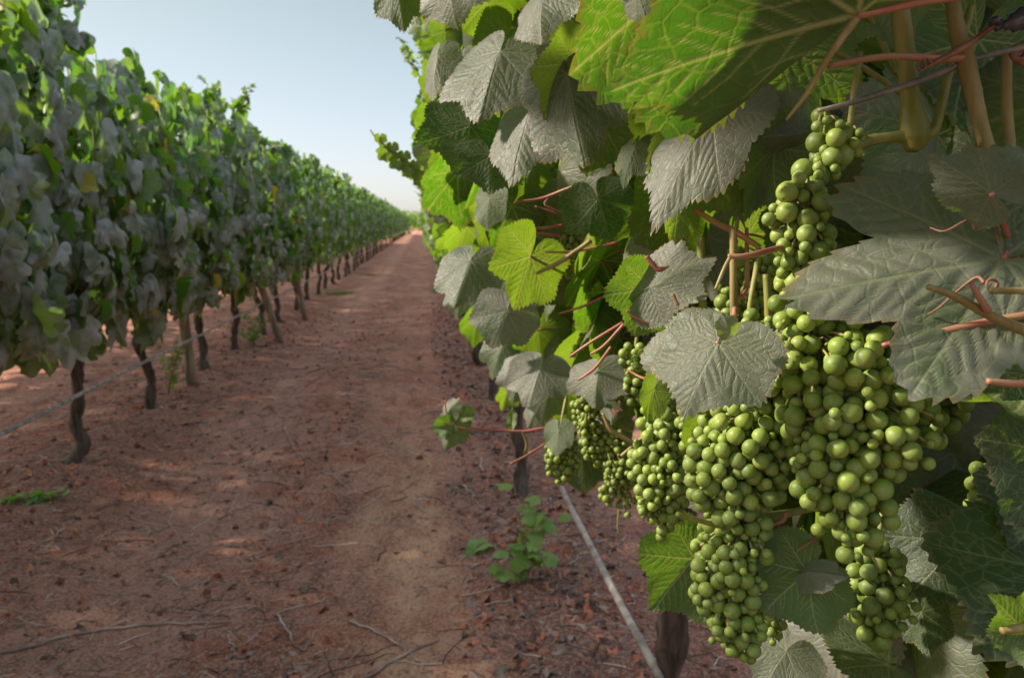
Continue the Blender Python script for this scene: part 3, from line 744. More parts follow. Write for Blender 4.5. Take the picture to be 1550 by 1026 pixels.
# top giant pair
H((1298, 24, .335), (915, 142, .36), (.55, -.95), 0, .86, .02, .05, .25, 0, .03, 21, rnd=.02, crease=32, puff=.007, pet=[(1400, 2, .335), (1490, -12, .34), (1600, -45, .36)], petr=.0017, label='huge backlit green leaf across the top of the picture, half in shadow')
H((1075, -60, .43), (868, 118, .44), (-.1, -.7), 0, 1.25, .0, .15, .3, 0, .05, 22, rnd=.2)
H((960, -38, .40), (985, 50, .40), (.6, .2), 1, .55, .03, .3, .4, 0, .05, 23, rnd=.5)
# big right leaf
H((1518, 392, .405), (1188, 456, .435), (.15, .55), 1, .92, .19, .05, .35, .0, .045, 24, rnd=.35, puff=.014, label='very large textured grey green leaf with a deep notch beside the grapes', pet=[(1535, 350, .42), (1500, 295, .46)])
# behind big right: lit leaves
H((1420, 205, .60), (1270, 160, .60), (.5, .7), 1, 1.2, .04, .1, .3, 0, .05, 25, rnd=.4)
H((1600, 150, .56), (1440, 380, .56), (.45, .5), 1, 1.2, .03, .1, .3, 0, .05, 26, rnd=.6)
H((1500, 292, .385), (1405, 232, .39), (-.1, .1), 1, .62, .02, .15, .3, 0, .05, 27, rnd=.2, pet=[(1515, 330, .40), (1540, 400, .43), (1555, 470, .45)])
H((1480, 60, .62), (1440, 210, .60), (-.5, .2), 0, 1., .05, .2, .4, 0, .06, 28, rnd=.2)
H((1180, 60, .62), (1215, 200, .60), (-.6, .2), 0, 1.2, .05, .1, .4, 0, .06, 29, rnd=.7)
H((1345, -30, .55), (1280, 60, .55), (-.6, .2), 0, 1., .05, .1, .4, 0, .06, 30, rnd=.8)
# centre grey leaf and its green neighbours
H((1078, 172, .54), (985, 352, .535), (.62, .32), 1, .52, .02, .12, .35, .3, .04, 31, rnd=.4, label='long grey leaf hanging left of the upper grapes')
H((1052, 205, .59), (1030, 366, .59), (-.75, .15), 0, .80, .05, .15, .3, 0, .07, 32, rnd=.8)
H((1212, 203, .56), (1108, 205, .56), (-.3, -.2), 1, .8, .03, .5, .8, .4, .10, 33, rnd=.1)
H((1172, 225, .57), (1118, 338, .57), (-.9, .1), 0, .60, .04, .25, .3, 0, .07, 34, rnd=.7)
H((1130, 250, .58), (1112, 350, .58), (.7, .1), 1, .40, .04, .3, .4, 0, .08, 35, rnd=.7)
H((1010, 150, .61), (965, 258, .61), (-.8, .1), 0, .8, .05, .15, .3, 0, .08, 36, rnd=.85)
H((960, 225, .60), (940, 285, .60), (.6, .2), 1, .6, .05, .3, .4, 0, .08, 37, rnd=.6)
# mid-left hanging leaves
H((757, 78, .78), (722, 188, .76), (.48, .35), 1, 1.0, .0, .35, .35, .2, .04, 41, rnd=.2)
H((803, 166, .76), (772, 283, .74), (.60, .28), 1, .70, .0, .2, .35, .3, .05, 42, rnd=.4)
H((868, 88, .66), (802, 120, .66), (.65, .4), 1, .9, .0, .2, .35, 0, .05, 43, rnd=.4)
H((858, 112, .64), (888, 258, .62), (.35, .3), 1, .72, .03, .28, .4, .0, .05, 44, rnd=.2)
H((868, 95, .655), (820, 185, .65), (-.8, .1), 0, .8, .03, .2, .4, .0, .05, 45, rnd=.8)
H((712, 190, .86), (690, 268, .85), (-.05, -.1), 1, 1.15, .0, .25, .3, 0, .04, 46, rnd=.0)
H((755, 190, .90), (748, 262, .88), (-.9, .1), 0, 1.05, .0, .1, .3, 0, .04, 47, rnd=.7)
H((742, 236, .80), (740, 296, .79), (-.2, -.2), 1, 1.1, .0, .2, .3, 0, .05, 48, rnd=.0)
H((662, 85, .95), (655, 155, .94), (.65, .2), 1, .6, .0, .3, .35, .3, .05, 49, rnd=.5)
H((680, -30, .90), (690, 45, .90), (.6, .3), 1, 1.2, .0, .4, .4, 0, .06, 50, rnd=.5)
H((822, -8, .74), (820, 68, .72), (.65, .2), 1, .9, .0, .3, .4, 0, .06, 51, rnd=.5)
H((735, 5, .95), (700, 50, .95), (-.8, .1), 0, 1.2, .0, .1, .3, 0, .06, 52, rnd=.9)
H((600, -25, 1.0), (612, 50, 1.0), (.0, .1), 1, .7, .0, .4, .4, 0, .06, 53, rnd=.6)
H((768, 60, .95), (745, 130, .95), (-.8, .1), 0, 1.1, .0, .1, .3, 0, .06, 54, rnd=.7)
# centre band
H((803, 388, .95), (776, 470, .93), (-.8, .1), 0, 1.0, .0, .15, .3, 0, .05, 55, rnd=.95, pet=[(860, 402, 1.02), (900, 400, 1.1)], petr=.0015)
H((985, 434, .62), (1086, 382, .61), (.4, .55), 1, .75, .02, .25, .4, 0, .06, 56, rnd=.4)
H((983, 436, .64), (958, 510, .63), (-.6, .0), 0, 1.15, .02, .2, .35, 0, .06, 57, rnd=.5)
H((1086, 520, .49), (1035, 634, .485), (.38, .42), 1, 1.08, .0, .18, .35, .15, .05, 58, rnd=.35, puff=.012, label='broad grey green leaf lying over the bunches at the centre right', pet=[(1110, 490, .52), (1112, 420, .54)])
H((1105, 500, .47), (1092, 472, .47), (-.2, .2), 1, .8, .02, .4, .7, 0, .08, 59, rnd=.8, hi=False)
H((712, 395, 1.05), (690, 468, 1.03), (.3, .3), 1, .9, .0, .3, .4, .3, .05, 60, rnd=.2, hi=False)
H((768, 470, 1.0), (742, 528, 1.0), (.0, .3), 1, 1.1, .0, .2, .4, .2, .05, 61, rnd=.1, hi=False)
H((818, 555, 1.0), (800, 618, .98), (.2, .2), 1, 1.0, .0, .35, .4, .0, .06, 62, rnd=.1, hi=False)
H((905, 560, .85), (900, 620, .84), (.3, .3), 1, 1.1, .0, .5, .5, .0, .09, 63, rnd=.4, hi=False)
H((905, 300, .86), (925, 370, .86), (-.3, -.1), 1, 1.1, .0, .2, .3, 0, .05, 64, rnd=.0, hi=False)
H((740, 300, 1.0), (738, 352, 1.0), (.7, .2), 1, .8, .0, .2, .3, 0, .05, 65, rnd=.6, hi=False)
H((990, 590, .60), (978, 640, .59), (-.7, .0), 0, .7, .0, .2, .3, 0, .05, 66, rnd=.9, hi=False)
H((1062, 640, .585), (1050, 700, .58), (-.7, .0), 0, .8, .0, .2, .3, 0, .05, 67, rnd=.9, hi=False)
H((845, 650, .95), (842, 690, .94), (.4, .4), 1, .8, .0, .2, .3, 0, .05, 68, rnd=.6, hi=False)
H((880, 680, 1.15), (885, 750, 1.15), (-.1, -.2), 1, .9, .0, .2, .3, 0, .05, 69, rnd=.0, hi=False)
for k_, (jx, jy, tx, ty, d_, a_, u_) in enumerate(((790, 560, 775, 612, 1.35, .2, 1), (762, 520, 742, 575, 1.6, .4, 1), (830, 590, 822, 645, 1.2, -.2, 1), (805, 500, 795, 548, 1.4, -.8, 0), (725, 480, 712, 528, 1.8, -.7, 0), (700, 440, 688, 486, 2.0, .5, 1), (812, 618, 800, 650, 1.5, .5, 1), (850, 600, 862, 650, 1.25, -.7, 0), (845, 530, 835, 580, 1.25, .5, 1), (770, 590, 760, 622, 1.9, -.7, 0), (925, 640, 915, 690, 1.3, .1, 1), (960, 690, 955, 740, 1.2, -.2, 1))):
    H((jx, jy, d_), (tx, ty, d_), (a_, .2), u_, .9, .03, .3, .5, .3, .07, 120+k_, rnd=.1+.07*k_, hi=False)
# lower leaves
H((1050, 845, .74), (985, 925, .72), (-.4, -.1), 0, 1.05, .0, .25, .4, 0, .05, 70, rnd=.3, label='backlit leaf hanging below the left bunches in front of the trunk')
H((1222, 866, .56), (1158, 930, .55), (-.35, -.1), 0, 1.15, .0, .15, .4, 0, .06, 71, rnd=.5, label='dark green leaf with yellow veins beside the lowest bunch', pet=[(1235, 800, .58)])
H((1222, 866, .55), (1285, 872, .53), (.3, .5), 1, .6, .03, .4, .5, 0, .1, 72, rnd=.4, hi=False)
H((1345, 1005, .60), (1262, 1015, .58), (.1, .5), 1, 1.15, .0, .2, .3, 0, .07, 73, rnd=.3)
H((1190, 985, .66), (1150, 1050, .65), (.1, .2), 1, 1.1, .0, .25, .4, 0, .07, 74, rnd=.2)
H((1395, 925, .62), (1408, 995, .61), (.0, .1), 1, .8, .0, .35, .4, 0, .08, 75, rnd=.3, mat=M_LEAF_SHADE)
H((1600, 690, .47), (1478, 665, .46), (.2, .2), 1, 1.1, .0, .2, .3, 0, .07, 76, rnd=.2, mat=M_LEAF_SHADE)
H((1555, 955, .44), (1488, 895, .43), (.3, .4), 0, .6, .04, .5, .6, 0, .12, 77, rnd=.7, pet=[(1590, 940, .44), (1640, 930, .46)])
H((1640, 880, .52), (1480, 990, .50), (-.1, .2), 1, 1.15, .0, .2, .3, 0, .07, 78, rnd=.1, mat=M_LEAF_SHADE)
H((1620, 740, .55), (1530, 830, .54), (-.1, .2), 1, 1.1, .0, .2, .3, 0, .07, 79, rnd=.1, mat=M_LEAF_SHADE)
0 and H((1360, 700, .66), (1500, 790, .68), (.0, .1), 1, 1.2, .0, .2, .3, 0, .08, 80, rnd=.1, mat=M_LEAF_SHADE)
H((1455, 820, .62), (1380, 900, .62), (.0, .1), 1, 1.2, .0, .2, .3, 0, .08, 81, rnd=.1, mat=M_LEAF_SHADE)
H((1560, 570, .50), (1535, 650, .43), (.2, .1), 0, .8, .0, .3, .3, 0, .1, 82, rnd=.8, hi=False)
H((1210, 330, .60), (1160, 380, .60), (.2, .1), 1, .9, .0, .3, .3, 0, .1, 83, rnd=.3, hi=False)

# canes, petioles, tendrils and wires of the nearest vine -----------------
def cane(pts, mat, name='cane', knots=(), parent=None, seg=12, label=None):
    if mat is M_RED: pts = [(a, b_+(2.5 if i % 2 else 0), d, w*(.58 if d > .55 else .85)) for i, (a, b_, d, w) in enumerate(pts)]
    mb = MB(); p3 = [np.append(P(*q_[:3]), q_[3]*q_[2]/FPX/2) for q_ in pts]
    p = smooth_path(p3, 10); r = np.maximum(p[:, 3], .0003).copy()
    for kx in knots:
        i0 = int(kx*(len(p)-1)); r *= 1+.45*np.exp(-((np.arange(len(p))-i0)/1.6)**2)
    tube(mb, p[:, :3], r, seg, knob=.02)
    o = mb.build(name, mat, parent or VA)
    if label: o['label'] = label
    return o
cane([(1352, -60, .50, 25), (1368, 60, .50, 28), (1378, 150, .50, 29), (1384, 205, .50, 44), (1380, 228, .50, 20)], M_CANE)
cane([(1384, 205, .50, 22), (1345, 208, .50, 16), (1315, 213, .50, 18), (1290, 226, .50, 20), (1270, 240, .51, 10)], M_CANE)
cane([(1386, 208, .50, 18), (1412, 200, .505, 15), (1425, 160, .51, 14), (1438, 105, .515, 13), (1462, 40, .52, 13), (1470, 10, .52, 10)], M_CANE)
cane([(1438, -20, .47, 20), (1450, 50, .47, 24), (1462, 95, .47, 28), (1485, 190, .465, 22), (1512, 280, .455, 24), (1545, 375, .45, 27), (1580, 470, .45, 27)], M_CANEB)
cane([(1524, 80, .49, 14), (1524, 160, .49, 16), (1530, 230, .48, 15), (1530, 290, .47, 16), (1522, 310, .465, 12)], M_CANEB)
cane([(1462, 88, .468, 14), (1420, 86, .466, 14), (1340, 86, .46, 13), (1255, 97, .45, 13)], M_RED)
cane([(1238, 168, .49, 6), (1290, 155, .485, 9), (1370, 130, .48, 10), (1425, 110, .475, 11), (1480, 88, .47, 9), (1560, 70, .47, 9)], M_WIRE, 'wire')
cane([(1505, 38, .455, 9), (1470, 65, .46, 9), (1440, 82, .462, 9), (1410, 98, .464, 7), (1395, 105, .465, 5)], M_TENDRIL, 'tendril')
cane([(1312, 20, .55, 10), (1330, 55, .56, 9), (1348, 90, .55, 9), (1356, 110, .54, 7)], M_CANE, 'petiole')
cane([(1262, 78, .55, 9), (1310, 105, .56, 9), (1365, 142, .56, 9)], M_CANE, 'petiole')
cane([(1298, 26, .336, 12), (1255, 85, .338, 11), (1222, 140, .342, 8), (1190, 182, .345, 4)], M_CANEB, 'vein', label='thick brown edge rib of the huge top leaf')
cane([(1480, 415, .385, 5), (1600, 440, .40, 5)], M_CANEB) if False else None
cane([(1335, 523, .405, 9), (1400, 505, .40, 13), (1480, 490, .395, 14), (1545, 476, .39, 15), (1600, 470, .39, 15)], M_RED, label='thick red cut stem crossing the big grey leaf')
cane([(1404, 434, .375, 9), (1440, 446, .375, 12), (1500, 478, .38, 15), (1545, 498, .385, 17), (1590, 510, .39, 16)], M_CANEB)
cane([(1470, 430, .37, 8), (1484, 450, .372, 12), (1495, 470, .375, 14)], M_RED)
cane([(1500, 440, .37, 10), (1540, 440, .37, 11), (1600, 442, .37, 11)], M_CANEB)
cane([(1494, 577, .38, 12), (1540, 578, .38, 15), (1590, 574, .38, 15)], M_RED)
cane([(1515, 955, .43, 12), (1555, 948, .43, 14), (1600, 940, .43, 14)], M_CANEB)
cane([(1102, 388, .47, 8), (1130, 385, .47, 11), (1165, 379, .48, 11), (1200, 368, .50, 10)], M_RED)
cane([(1106, 388, .47, 6), (1097, 405, .468, 6), (1083, 438, .466, 5)], M_CANEB)
cane([(1052, 318, .56, 12), (1085, 335, .55, 11), (1115, 352, .53, 12), (1150, 372, .53, 10)], M_RED)
cane([(1110, 345, .53, 12), (1110, 420, .53, 11), (1111, 495, .53, 11), (1118, 550, .54, 11)], M_CANEB)
cane([(1130, 345, .54, 7), (1131, 420, .54, 9), (1125, 445, .535, 11), (1113, 450, .53, 9)], M_RED)
cane([(1060, 360, .62, 12), (1063, 430, .62, 12), (1064, 470, .62, 12)], M_CANE)
cane([(1160, 415, .56, 11), (1163, 480, .56, 11), (1166, 560, .57, 10)], M_CANE)
cane([(1025, 778, .54, 8), (1060, 788, .55, 8), (1100, 796, .56, 9), (1150, 785, .57, 14), (1235, 768, .58, 10)], M_CANE)
cane([(1165, 795, .56, 9), (1185, 785, .56, 12), (1190, 775, .56, 14)], M_RED)
cane([(1206, 833, .555, 6), (1230, 815, .56, 7), (1250, 803, .57, 7)], M_RED)
cane([(1180, 660, .58, 9), (1200, 695, .58, 12), (1215, 720, .57, 14), (1228, 735, .57, 10)], M_CANEB)
cane([(950, 560, .70, 4), (975, 570, .66, 7), (1000, 572, .64, 7)], M_RED)
cane([(862, 540, .85, 6), (895, 515, .84, 8), (943, 488, .83, 8)], M_RED)
cane([(894, 536, .84, 6), (915, 520, .83, 8), (945, 490, .82, 9)], M_RED)
cane([(875, 575, .84, 6), (900, 555, .83, 8), (925, 525, .82, 8)], M_RED)
cane([(812, 414, .95, 5), (850, 395, .93, 8), (895, 364, .92, 7)], M_CANEB)
cane([(826, 382, .93, 4), (870, 378, .93, 7), (935, 367, .92, 7)], M_RED)
cane([(768, 344, 1.0, 8), (795, 348, 1.0, 8), (850, 357, 1.0, 8)], M_RED)
cane([(780, 345, 1.0, 6), (820, 343, 1.0, 8), (852, 341, 1.0, 8)], M_RED)
cane([(780, 306, 1.0, 6), (820, 298, 1.0, 8), (870, 283, .98, 8), (890, 292, .98, 8)], M_RED)
cane([(845, 475, .95, 4), (880, 462, .94, 7), (912, 450, .93, 7)], M_RED)
cane([(948, 470, .62, 6), (965, 480, .62, 8), (985, 491, .62, 6)], M_RED)
cane([(978, 388, .60, 14), (992, 402, .60, 12), (1000, 408, .60, 14), (1012, 400, .60, 4)], M_RED)
cane([(1018, 445, .56, 9), (1026, 460, .56, 9)], M_RED)
cane([(912, 625, .80, 4), (925, 650, .80, 8), (950, 665, .80, 7), (975, 680, .80, 8)], M_CANEB)
cane([(940, 690, .80, 5), (970, 665, .80, 6), (985, 648, .8, 6)], M_CANEB)
for seed in range(12):   # more petioles and shoots inside the gaps
    r_ = np.random.default_rng(900+seed); px = r_.uniform(760, 1120); py = r_.uniform(60, 620) if px < 960 else r_.uniform(300, 480); d = np.interp(px, [650, 900, 1150], [1.3, .95, .68])+r_.uniform(.0, .15)
    L = r_.uniform(40, 100); a = r_.uniform(-.6, .3)
    cane([(px, py, d, 2.5), (px+L*.35*math.cos(a), py+L*.4*math.sin(a)-8, d, 3.5), (px+L*.7*math.cos(a), py+L*.7*math.sin(a)-5, d+.02, 4), (px+L*math.cos(a), py+L*math.sin(a)+4, d+.05, 4)], M_RED if seed % 3 else M_CANE, 'petiole', seg=6)
def tendril(c, d, rpx, turns, wpx, tail, n=40):
    pts = []
    for k in range(n):
        t = k/(n-1); a = t*turns*2*math.pi
        pts.append((c[0]+rpx*math.cos(a)*(1-.3*t)+t*tail[0], c[1]+rpx*math.sin(a)*(1-.3*t)+t*tail[1], d+.002*t, wpx))
    cane(pts, M_TENDRIL, 'tendril', seg=6)
tendril((1392, 100), .463, 8, 3.5, 4, (32, -18))
tendril((1478, 342), .40, 7, 1.6, 4, (6, -4))
cane([(1408, 345, .40, 3), (1430, 350, .395, 3.5), (1460, 335, .395, 4), (1485, 325, .40, 4), (1500, 335, .405, 3), (1515, 380, .41, 3)], M_TENDRIL, 'tendril', seg=6)
cane([(1405, 476, .40, 3), (1425, 463, .395, 3.5), (1450, 440, .39, 4), (1478, 420, .385, 5), (1490, 428, .38, 6)], M_TENDRIL, 'tendril', seg=6)
tendril((1500, 428), .375, 9, 1.3, 5, (4, 4))
tendril((1542, 78), .47, 12, 3, 9, (8, 12))
for seed in range(8):
    r_ = np.random.default_rng(40+seed); px = r_.uniform(820, 900); py = r_.uniform(290, 330)
    cane([(px, py, .95, 2), (px+r_.uniform(-20, 20), py+10, .95, 4), (px+r_.uniform(-25, 25), py+25, .95, 4), (px+r_.uniform(-30, 30), py+12, .95, 3)], M_TENDRIL, 'tendril', seg=5)
# black plastic clip
mb = MB(); p3 = [P(1512, 40, .455), P(1530, 36, .452), P(1560, 22, .45), P(1600, 6, .45)]
tube(mb, smooth_path(p3, 6), [.0015]*3+[.003]*3+[.0055]*3+[.0065]*3+[.0075]*3+[.0085]*4, 12); tube(mb, smooth_path([P(1500, 36, .455), P(1508, 30, .452), P(1515, 38, .455), P(1506, 44, .456)], 4), .0022, 8)
tag(mb.build('plastic_clip', M_PLASTIC, world_origin=p3[0]), 'dark purple black plastic clip fixed to the wire at the top right corner', 'clip')

# outstretched shoot below the canopy and shoot tips against the sky
def shoot(pts, leaves, label=None, parent=None, mat=M_RED, berries=()):
    o = cane(pts, mat, 'shoot', parent=parent, label=label)
    for (J, T, ab, up, ws, rnd) in leaves:
        H(J, T, ab, up, ws, .0, .35, .5, 0, .09, int(J[0]+J[1]) % 97+200, rnd=rnd, vine=parent, hi=False, mat=M_LEAF)
    return o
shoot([(672, 640, 1.1, 4), (700, 645, 1.1, 6), (740, 650, 1.1, 7), (790, 650, 1.1, 7), (832, 648, 1.1, 8), (880, 655, 1.15, 8)],
      [((686, 640, 1.1), (676, 682, 1.1), (.2, .3), 1, .8, .6), ((680, 642, 1.1), (652, 650, 1.1), (-.3, .0), 0, .7, .2), ((680, 622, 1.1), (698, 602, 1.1), (.4, .4), 1, .8, .8),
       ((703, 628, 1.1), (722, 620, 1.1), (-.3, .4), 0, .8, .9), ((775, 640, 1.12), (776, 615, 1.12), (.3, .4), 0, .45, .7)], 'thin red shoot with small pale leaves reaching out over the track')
cane([(690, 640, 1.1, 5), (676, 622, 1.1, 4), (674, 605, 1.1, 3)], M_RED, 'shoot'); cane([(706, 646, 1.1, 3), (712, 665, 1.1, 3), (710, 682, 1.1, 6)], M_RED, 'shoot')
cane([(790, 652, 1.1, 4), (797, 672, 1.1, 5), (793, 688, 1.1, 4)], M_CANEB, 'shoot'); cane([(773, 702, 1.05, 8), (798, 686, 1.06, 6), (828, 670, 1.07, 6)], M_RED, 'shoot')
o_ = [((575+9*k, 216+6.5*k+(8 if k % 2 else -8), 1.9), (572+9*k+(-9 if k % 2 else 5), 216+6.5*k+(19 if k % 2 else 5), 1.9), (-.5, .2), 0, 1.1, .9) for k in range(8)]
shoot([(560, 196, 1.9, 1.5), (572, 212, 1.9, 3), (600, 232, 1.9, 4), (640, 262, 1.92, 5), (680, 280, 2.0, 5)], o_, None, VC, M_CANE)
# random leaves filling the near canopy of the right row, and an added overhang -----------------
def dmin(px): return np.interp(px, [620, 800, 900, 1000, 1100, 1200, 1300, 1550], [1.05, 1.0, .92, .76, .70, .68, .66, .64])
SIL = np.array([(-80, 583), (20, 600), (60, 640), (130, 640), (200, 622), (260, 628), (330, 645), (400, 655), (470, 700), (540, 738), (600, 780), (650, 850), (720, 935), (800, 1000), (900, 1060), (1026, 1110)], float)
def sil_ok(px, py, m=0): return px > np.interp(py, SIL[:, 0], SIL[:, 1]) + m
fol = {id(VA): [], id(VB): [], id(VC): []}
def owner(y): return VA if y < 1.25 else (VB if y < 2.5 else VC)
SV = np.array(SUN)
LITP = np.array([P(*q_) for q_ in ((1215, 340, .48), (1210, 420, .48), (950, 60, .37), (1050, 110, .36), (1100, 40, .35), (920, 100, .38), (1235, 520, .5), (1235, 600, .49), (1280, 560, .49), (1255, 720, .48), (1290, 800, .49), (1120, 560, .54), (1080, 650, .54), (1090, 730, .54), (1100, 860, .55), (1090, 950, .55), (990, 680, .7), (990, 760, .7), (900, 640, 1.0), (925, 740, 1.0), (850, 680, 1.05), (1300, 330, .43), (1400, 300, .42), (1250, 230, .5), (1330, 560, .5), (1050, 580, .48), (1340, 180, .6))])
def try_leaf(y, z, layer):
    fx = face_x(z); 
    x = {0: fx + rng.normal(.03, .05), 1: fx + rng.uniform(.10, .32), 2: rng.uniform(.5, .95), 3: fx + rng.normal(.03, .06), 4: fx+rng.uniform(.1, .4), 5: rng.uniform(-.44, .5)}[layer]
    J = np.array([x, y, z]); s = rng.uniform(.065, .105)
    outw = 1 if layer < 2 or rng.random() < .3 else -1
    Yd = np.array([-outw*rng.uniform(0, .6), rng.normal(0, .4), -1.0]); 
    if z > 1.95 and rng.random() < .5: Yd[2] = rng.uniform(-.5, .6)
    u = rng.random()
    if u < .36: Zd = np.array([-outw*1.0, rng.normal(-.35, .4), .35+rng.normal(0, .3)])
    elif u < .84: Zd = np.array([-outw*.45, rng.uniform(.5, 1.3), .25+rng.normal(0, .3)])
    else: Zd = rng.normal(size=3)
    if layer == 5: Yd[2] = rng.uniform(-.6, .3); Zd = rng.normal(size=3)*.5+[0, 0, 1]
    if 0 < layer < 5 and u > .7: Zd = rng.normal(size=3)+[-.6, 0, .4]
    if y < 1.6:     # keep the gaps through which the sun reaches the bunches
        mid_ = J+Yd/np.linalg.norm(Yd)*s*.5; w_ = mid_-LITP; t_ = w_ @ SV; dd_ = np.linalg.norm(w_-t_[:, None]*SV, axis=1)
        if np.any((t_ > .03) & (dd_ < s*.8)): return None
    pts = np.stack([J, J+Yd/np.linalg.norm(Yd)*s*.55, J+Yd/np.linalg.norm(Yd)*s]); px, py, d = proj(pts)
    if np.any(d < .12): return None
    pad = s*.55*FPX/d
    for a, b, c, e in zip(px, py, d, pad):
        m_ = e*1.5+30
        if b+m_ > 0 and b-m_ < 1026 and a-m_ < 1550 and a+m_ > 0:
            if c-s*.5 < dmin(np.clip(a, 620, 1550)): return None
            if a < 1640 and not sil_ok(a-e*.72, b+(e*.45 if b > 330 else 0)): return None
            if b > 640 and a < 1150 and b-e*.2 > np.interp(a, [850, 960, 1060, 1150], [600, 660, 760, 900]): return None
    return J, Yd, Zd, s, float(px[1]), float(py[1]), float(d[1])
cand = []
for (ya, yb, n, lay) in ((.0, 1.3, 330, 0), (1.3, 2.5, 330, 0), (2.5, 4.9, 620, 0), (.3, 1.3, 260, 1), (1.3, 2.5, 220, 1), (2.5, 4.9, 280, 1), (-.9, 1.3, 330, 2), (-.9, .7, 260, 3), (-.9, .7, 260, 4), (-.85, .74, 620, 5), (1.3, 2.5, 130, 2), (2.5, 4.9, 220, 2)):
    got = tries = 0
    while got < n and tries < n*14:
        tries += 1
        y = rng.uniform(ya, yb); z = rng.uniform(.84 if y < 1.7 else .62, 2.15) if lay < 2 else rng.uniform(.65, 2.2)
        if lay > 2: z = rng.uniform(1.42, 2.2) if lay < 5 else rng.uniform(1.66, 2.15)  # unseen overhang above the camera, added to block sky light from the bunches
        if lay == 1: z = rng.uniform(.74 if y < 1.7 else .58, 2.1)
        c = try_leaf(y, z, lay)
        if c: cand.append(c); got += 1
# dense dark wall of leaves deep behind the bunches
for k in range(260):
    px = rng.uniform(1080, 1600); py = rng.uniform(-40, 1010) ; d = rng.uniform(.72, 1.15)
    if py > 780 and px < 1290: continue
    if py > 930 and rng.random() < .6: continue
    J = P(px, py, d)
    if J[2] < .62: continue
    cand.append((J, np.array([rng.normal(0, .5), rng.normal(0, .4), -1]), np.array([-.9, -.4, .4])+rng.normal(0, .5, 3), rng.uniform(.06, .10), px, py, d))
# small overlapping leaves thickening the outer face of the row farther along
for k in range(900):
    px = rng.uniform(640, 980); py = rng.uniform(60, 660); d = np.interp(px, [640, 980], [2.7, 1.12])+rng.uniform(-.05, .35)
    J = P(px, py, d); s_ = rng.uniform(.045, .085); e = s_*.7*FPX/d
    if not sil_ok(px-e, py+e*1.4) or J[2] < .62 or J[2] > 2.1: continue
    if py > 560 and px > 800 and rng.random() < .6: continue
    if rng.random() < .30: continue
    u = rng.random()
    Zd = [-1, rng.normal(-.4, .5), .4+rng.normal(0, .4)] if u < .55 else ([-.4, rng.uniform(.5, 1.3), .2] if u < .75 else rng.normal(size=3))
    cand.append((J, np.array([rng.normal(-.2, .4), rng.normal(0, .4), -1]), np.array(Zd, float), s_, px, py, d))
inpic = lambda c: -60 < c[4] < 1600 and -60 < c[5] < 1080 and c[6] > 0
for V_ in (VA, VB, VC):
    mine = [c for c in cand if owner(c[0][1]) is V_]
    vis_ = sorted([c for c in mine if inpic(c)], key=lambda c: -c[3]/c[6] + (0 if c[4] < 1150 else .03))
    own_n = {id(VA): 28, id(VB): 80, id(VC): 85}[id(V_)]
    ind = set(id(c) for c in vis_[:own_n]); mf = MB()
    for c in mine:
        J, Yd, Zd, s, px, py, d = c; rv = rng.random()*.97
        if id(c) in ind:
            T_ = T_MID[rng.integers(len(T_MID))] if d < 2.6 else T_LOW[rng.integers(len(T_LOW))]
            mb = MB(); put_leaf(mb, T_, J, Yd, Zd, s, rng.uniform(.85, 1.1), rv); mb.build('leaf', M_LEAF if d < 2.6 else M_LEAF_FAR, V_, world_origin=J)
        else:
            T_ = T_MID[rng.integers(len(T_MID))] if (d < 1.7 and inpic(c)) else T_LOW[rng.integers(len(T_LOW))]
            put_leaf(mf, T_, J, Yd, Zd, s, rng.uniform(.85, 1.1), rv)
        # petiole running back into the canopy
        if inpic(c):
            e1 = J + np.array([rng.uniform(.02, .06), rng.normal(0, .02), rng.uniform(-.03, .03)])
            tube(mf, smooth_path([J, (J+e1)/2+[0, 0, .006], e1], 2), .0012, 4, 2)
    for k in range(14):   # upright shoots inside the canopy
        y = V_.location.y + rng.uniform(-.5, .8); x = RX+rng.uniform(-.22, .1)
        p = smooth_path([(RX-.02, y, .85), (x, y, 1.1), (x-.08, y+.03, 1.5), (x-.12, y+.02, 2.0)], 4)
        if proj(p)[2].min() > .75: tube(mf, p, .0042, 6, 1)
    f_ = mf.build('foliage', [M_LEAF, M_CANE, M_RED], V_); f_['kind'] = 'stuff'
# young shoot tips standing out of the right canopy
for k in range(10):
    y = rng.uniform(1.2, 4.6); p0 = np.array([rng.uniform(0, .2), y, 1.95+rng.uniform(0, .15)]); d = np.array([rng.normal(-.2, .3), rng.normal(0, .3), 1])*.22
    mf = MB(); p = smooth_path([p0, p0+d*.5, p0+d], 4); tube(mf, p, np.linspace(.003, .001, len(p)), 5, 1)
    for q_ in range(1, len(p)):
        Yd = rng.normal(size=3); put_leaf(mf, T_LOW[rng.integers(14)], p[q_]+Yd*.008, Yd, rng.normal(size=3)+[0, 0, .7], .045, 1, .9)
    f_ = mf.build('shoot', [M_LEAF, M_CANE], VC)

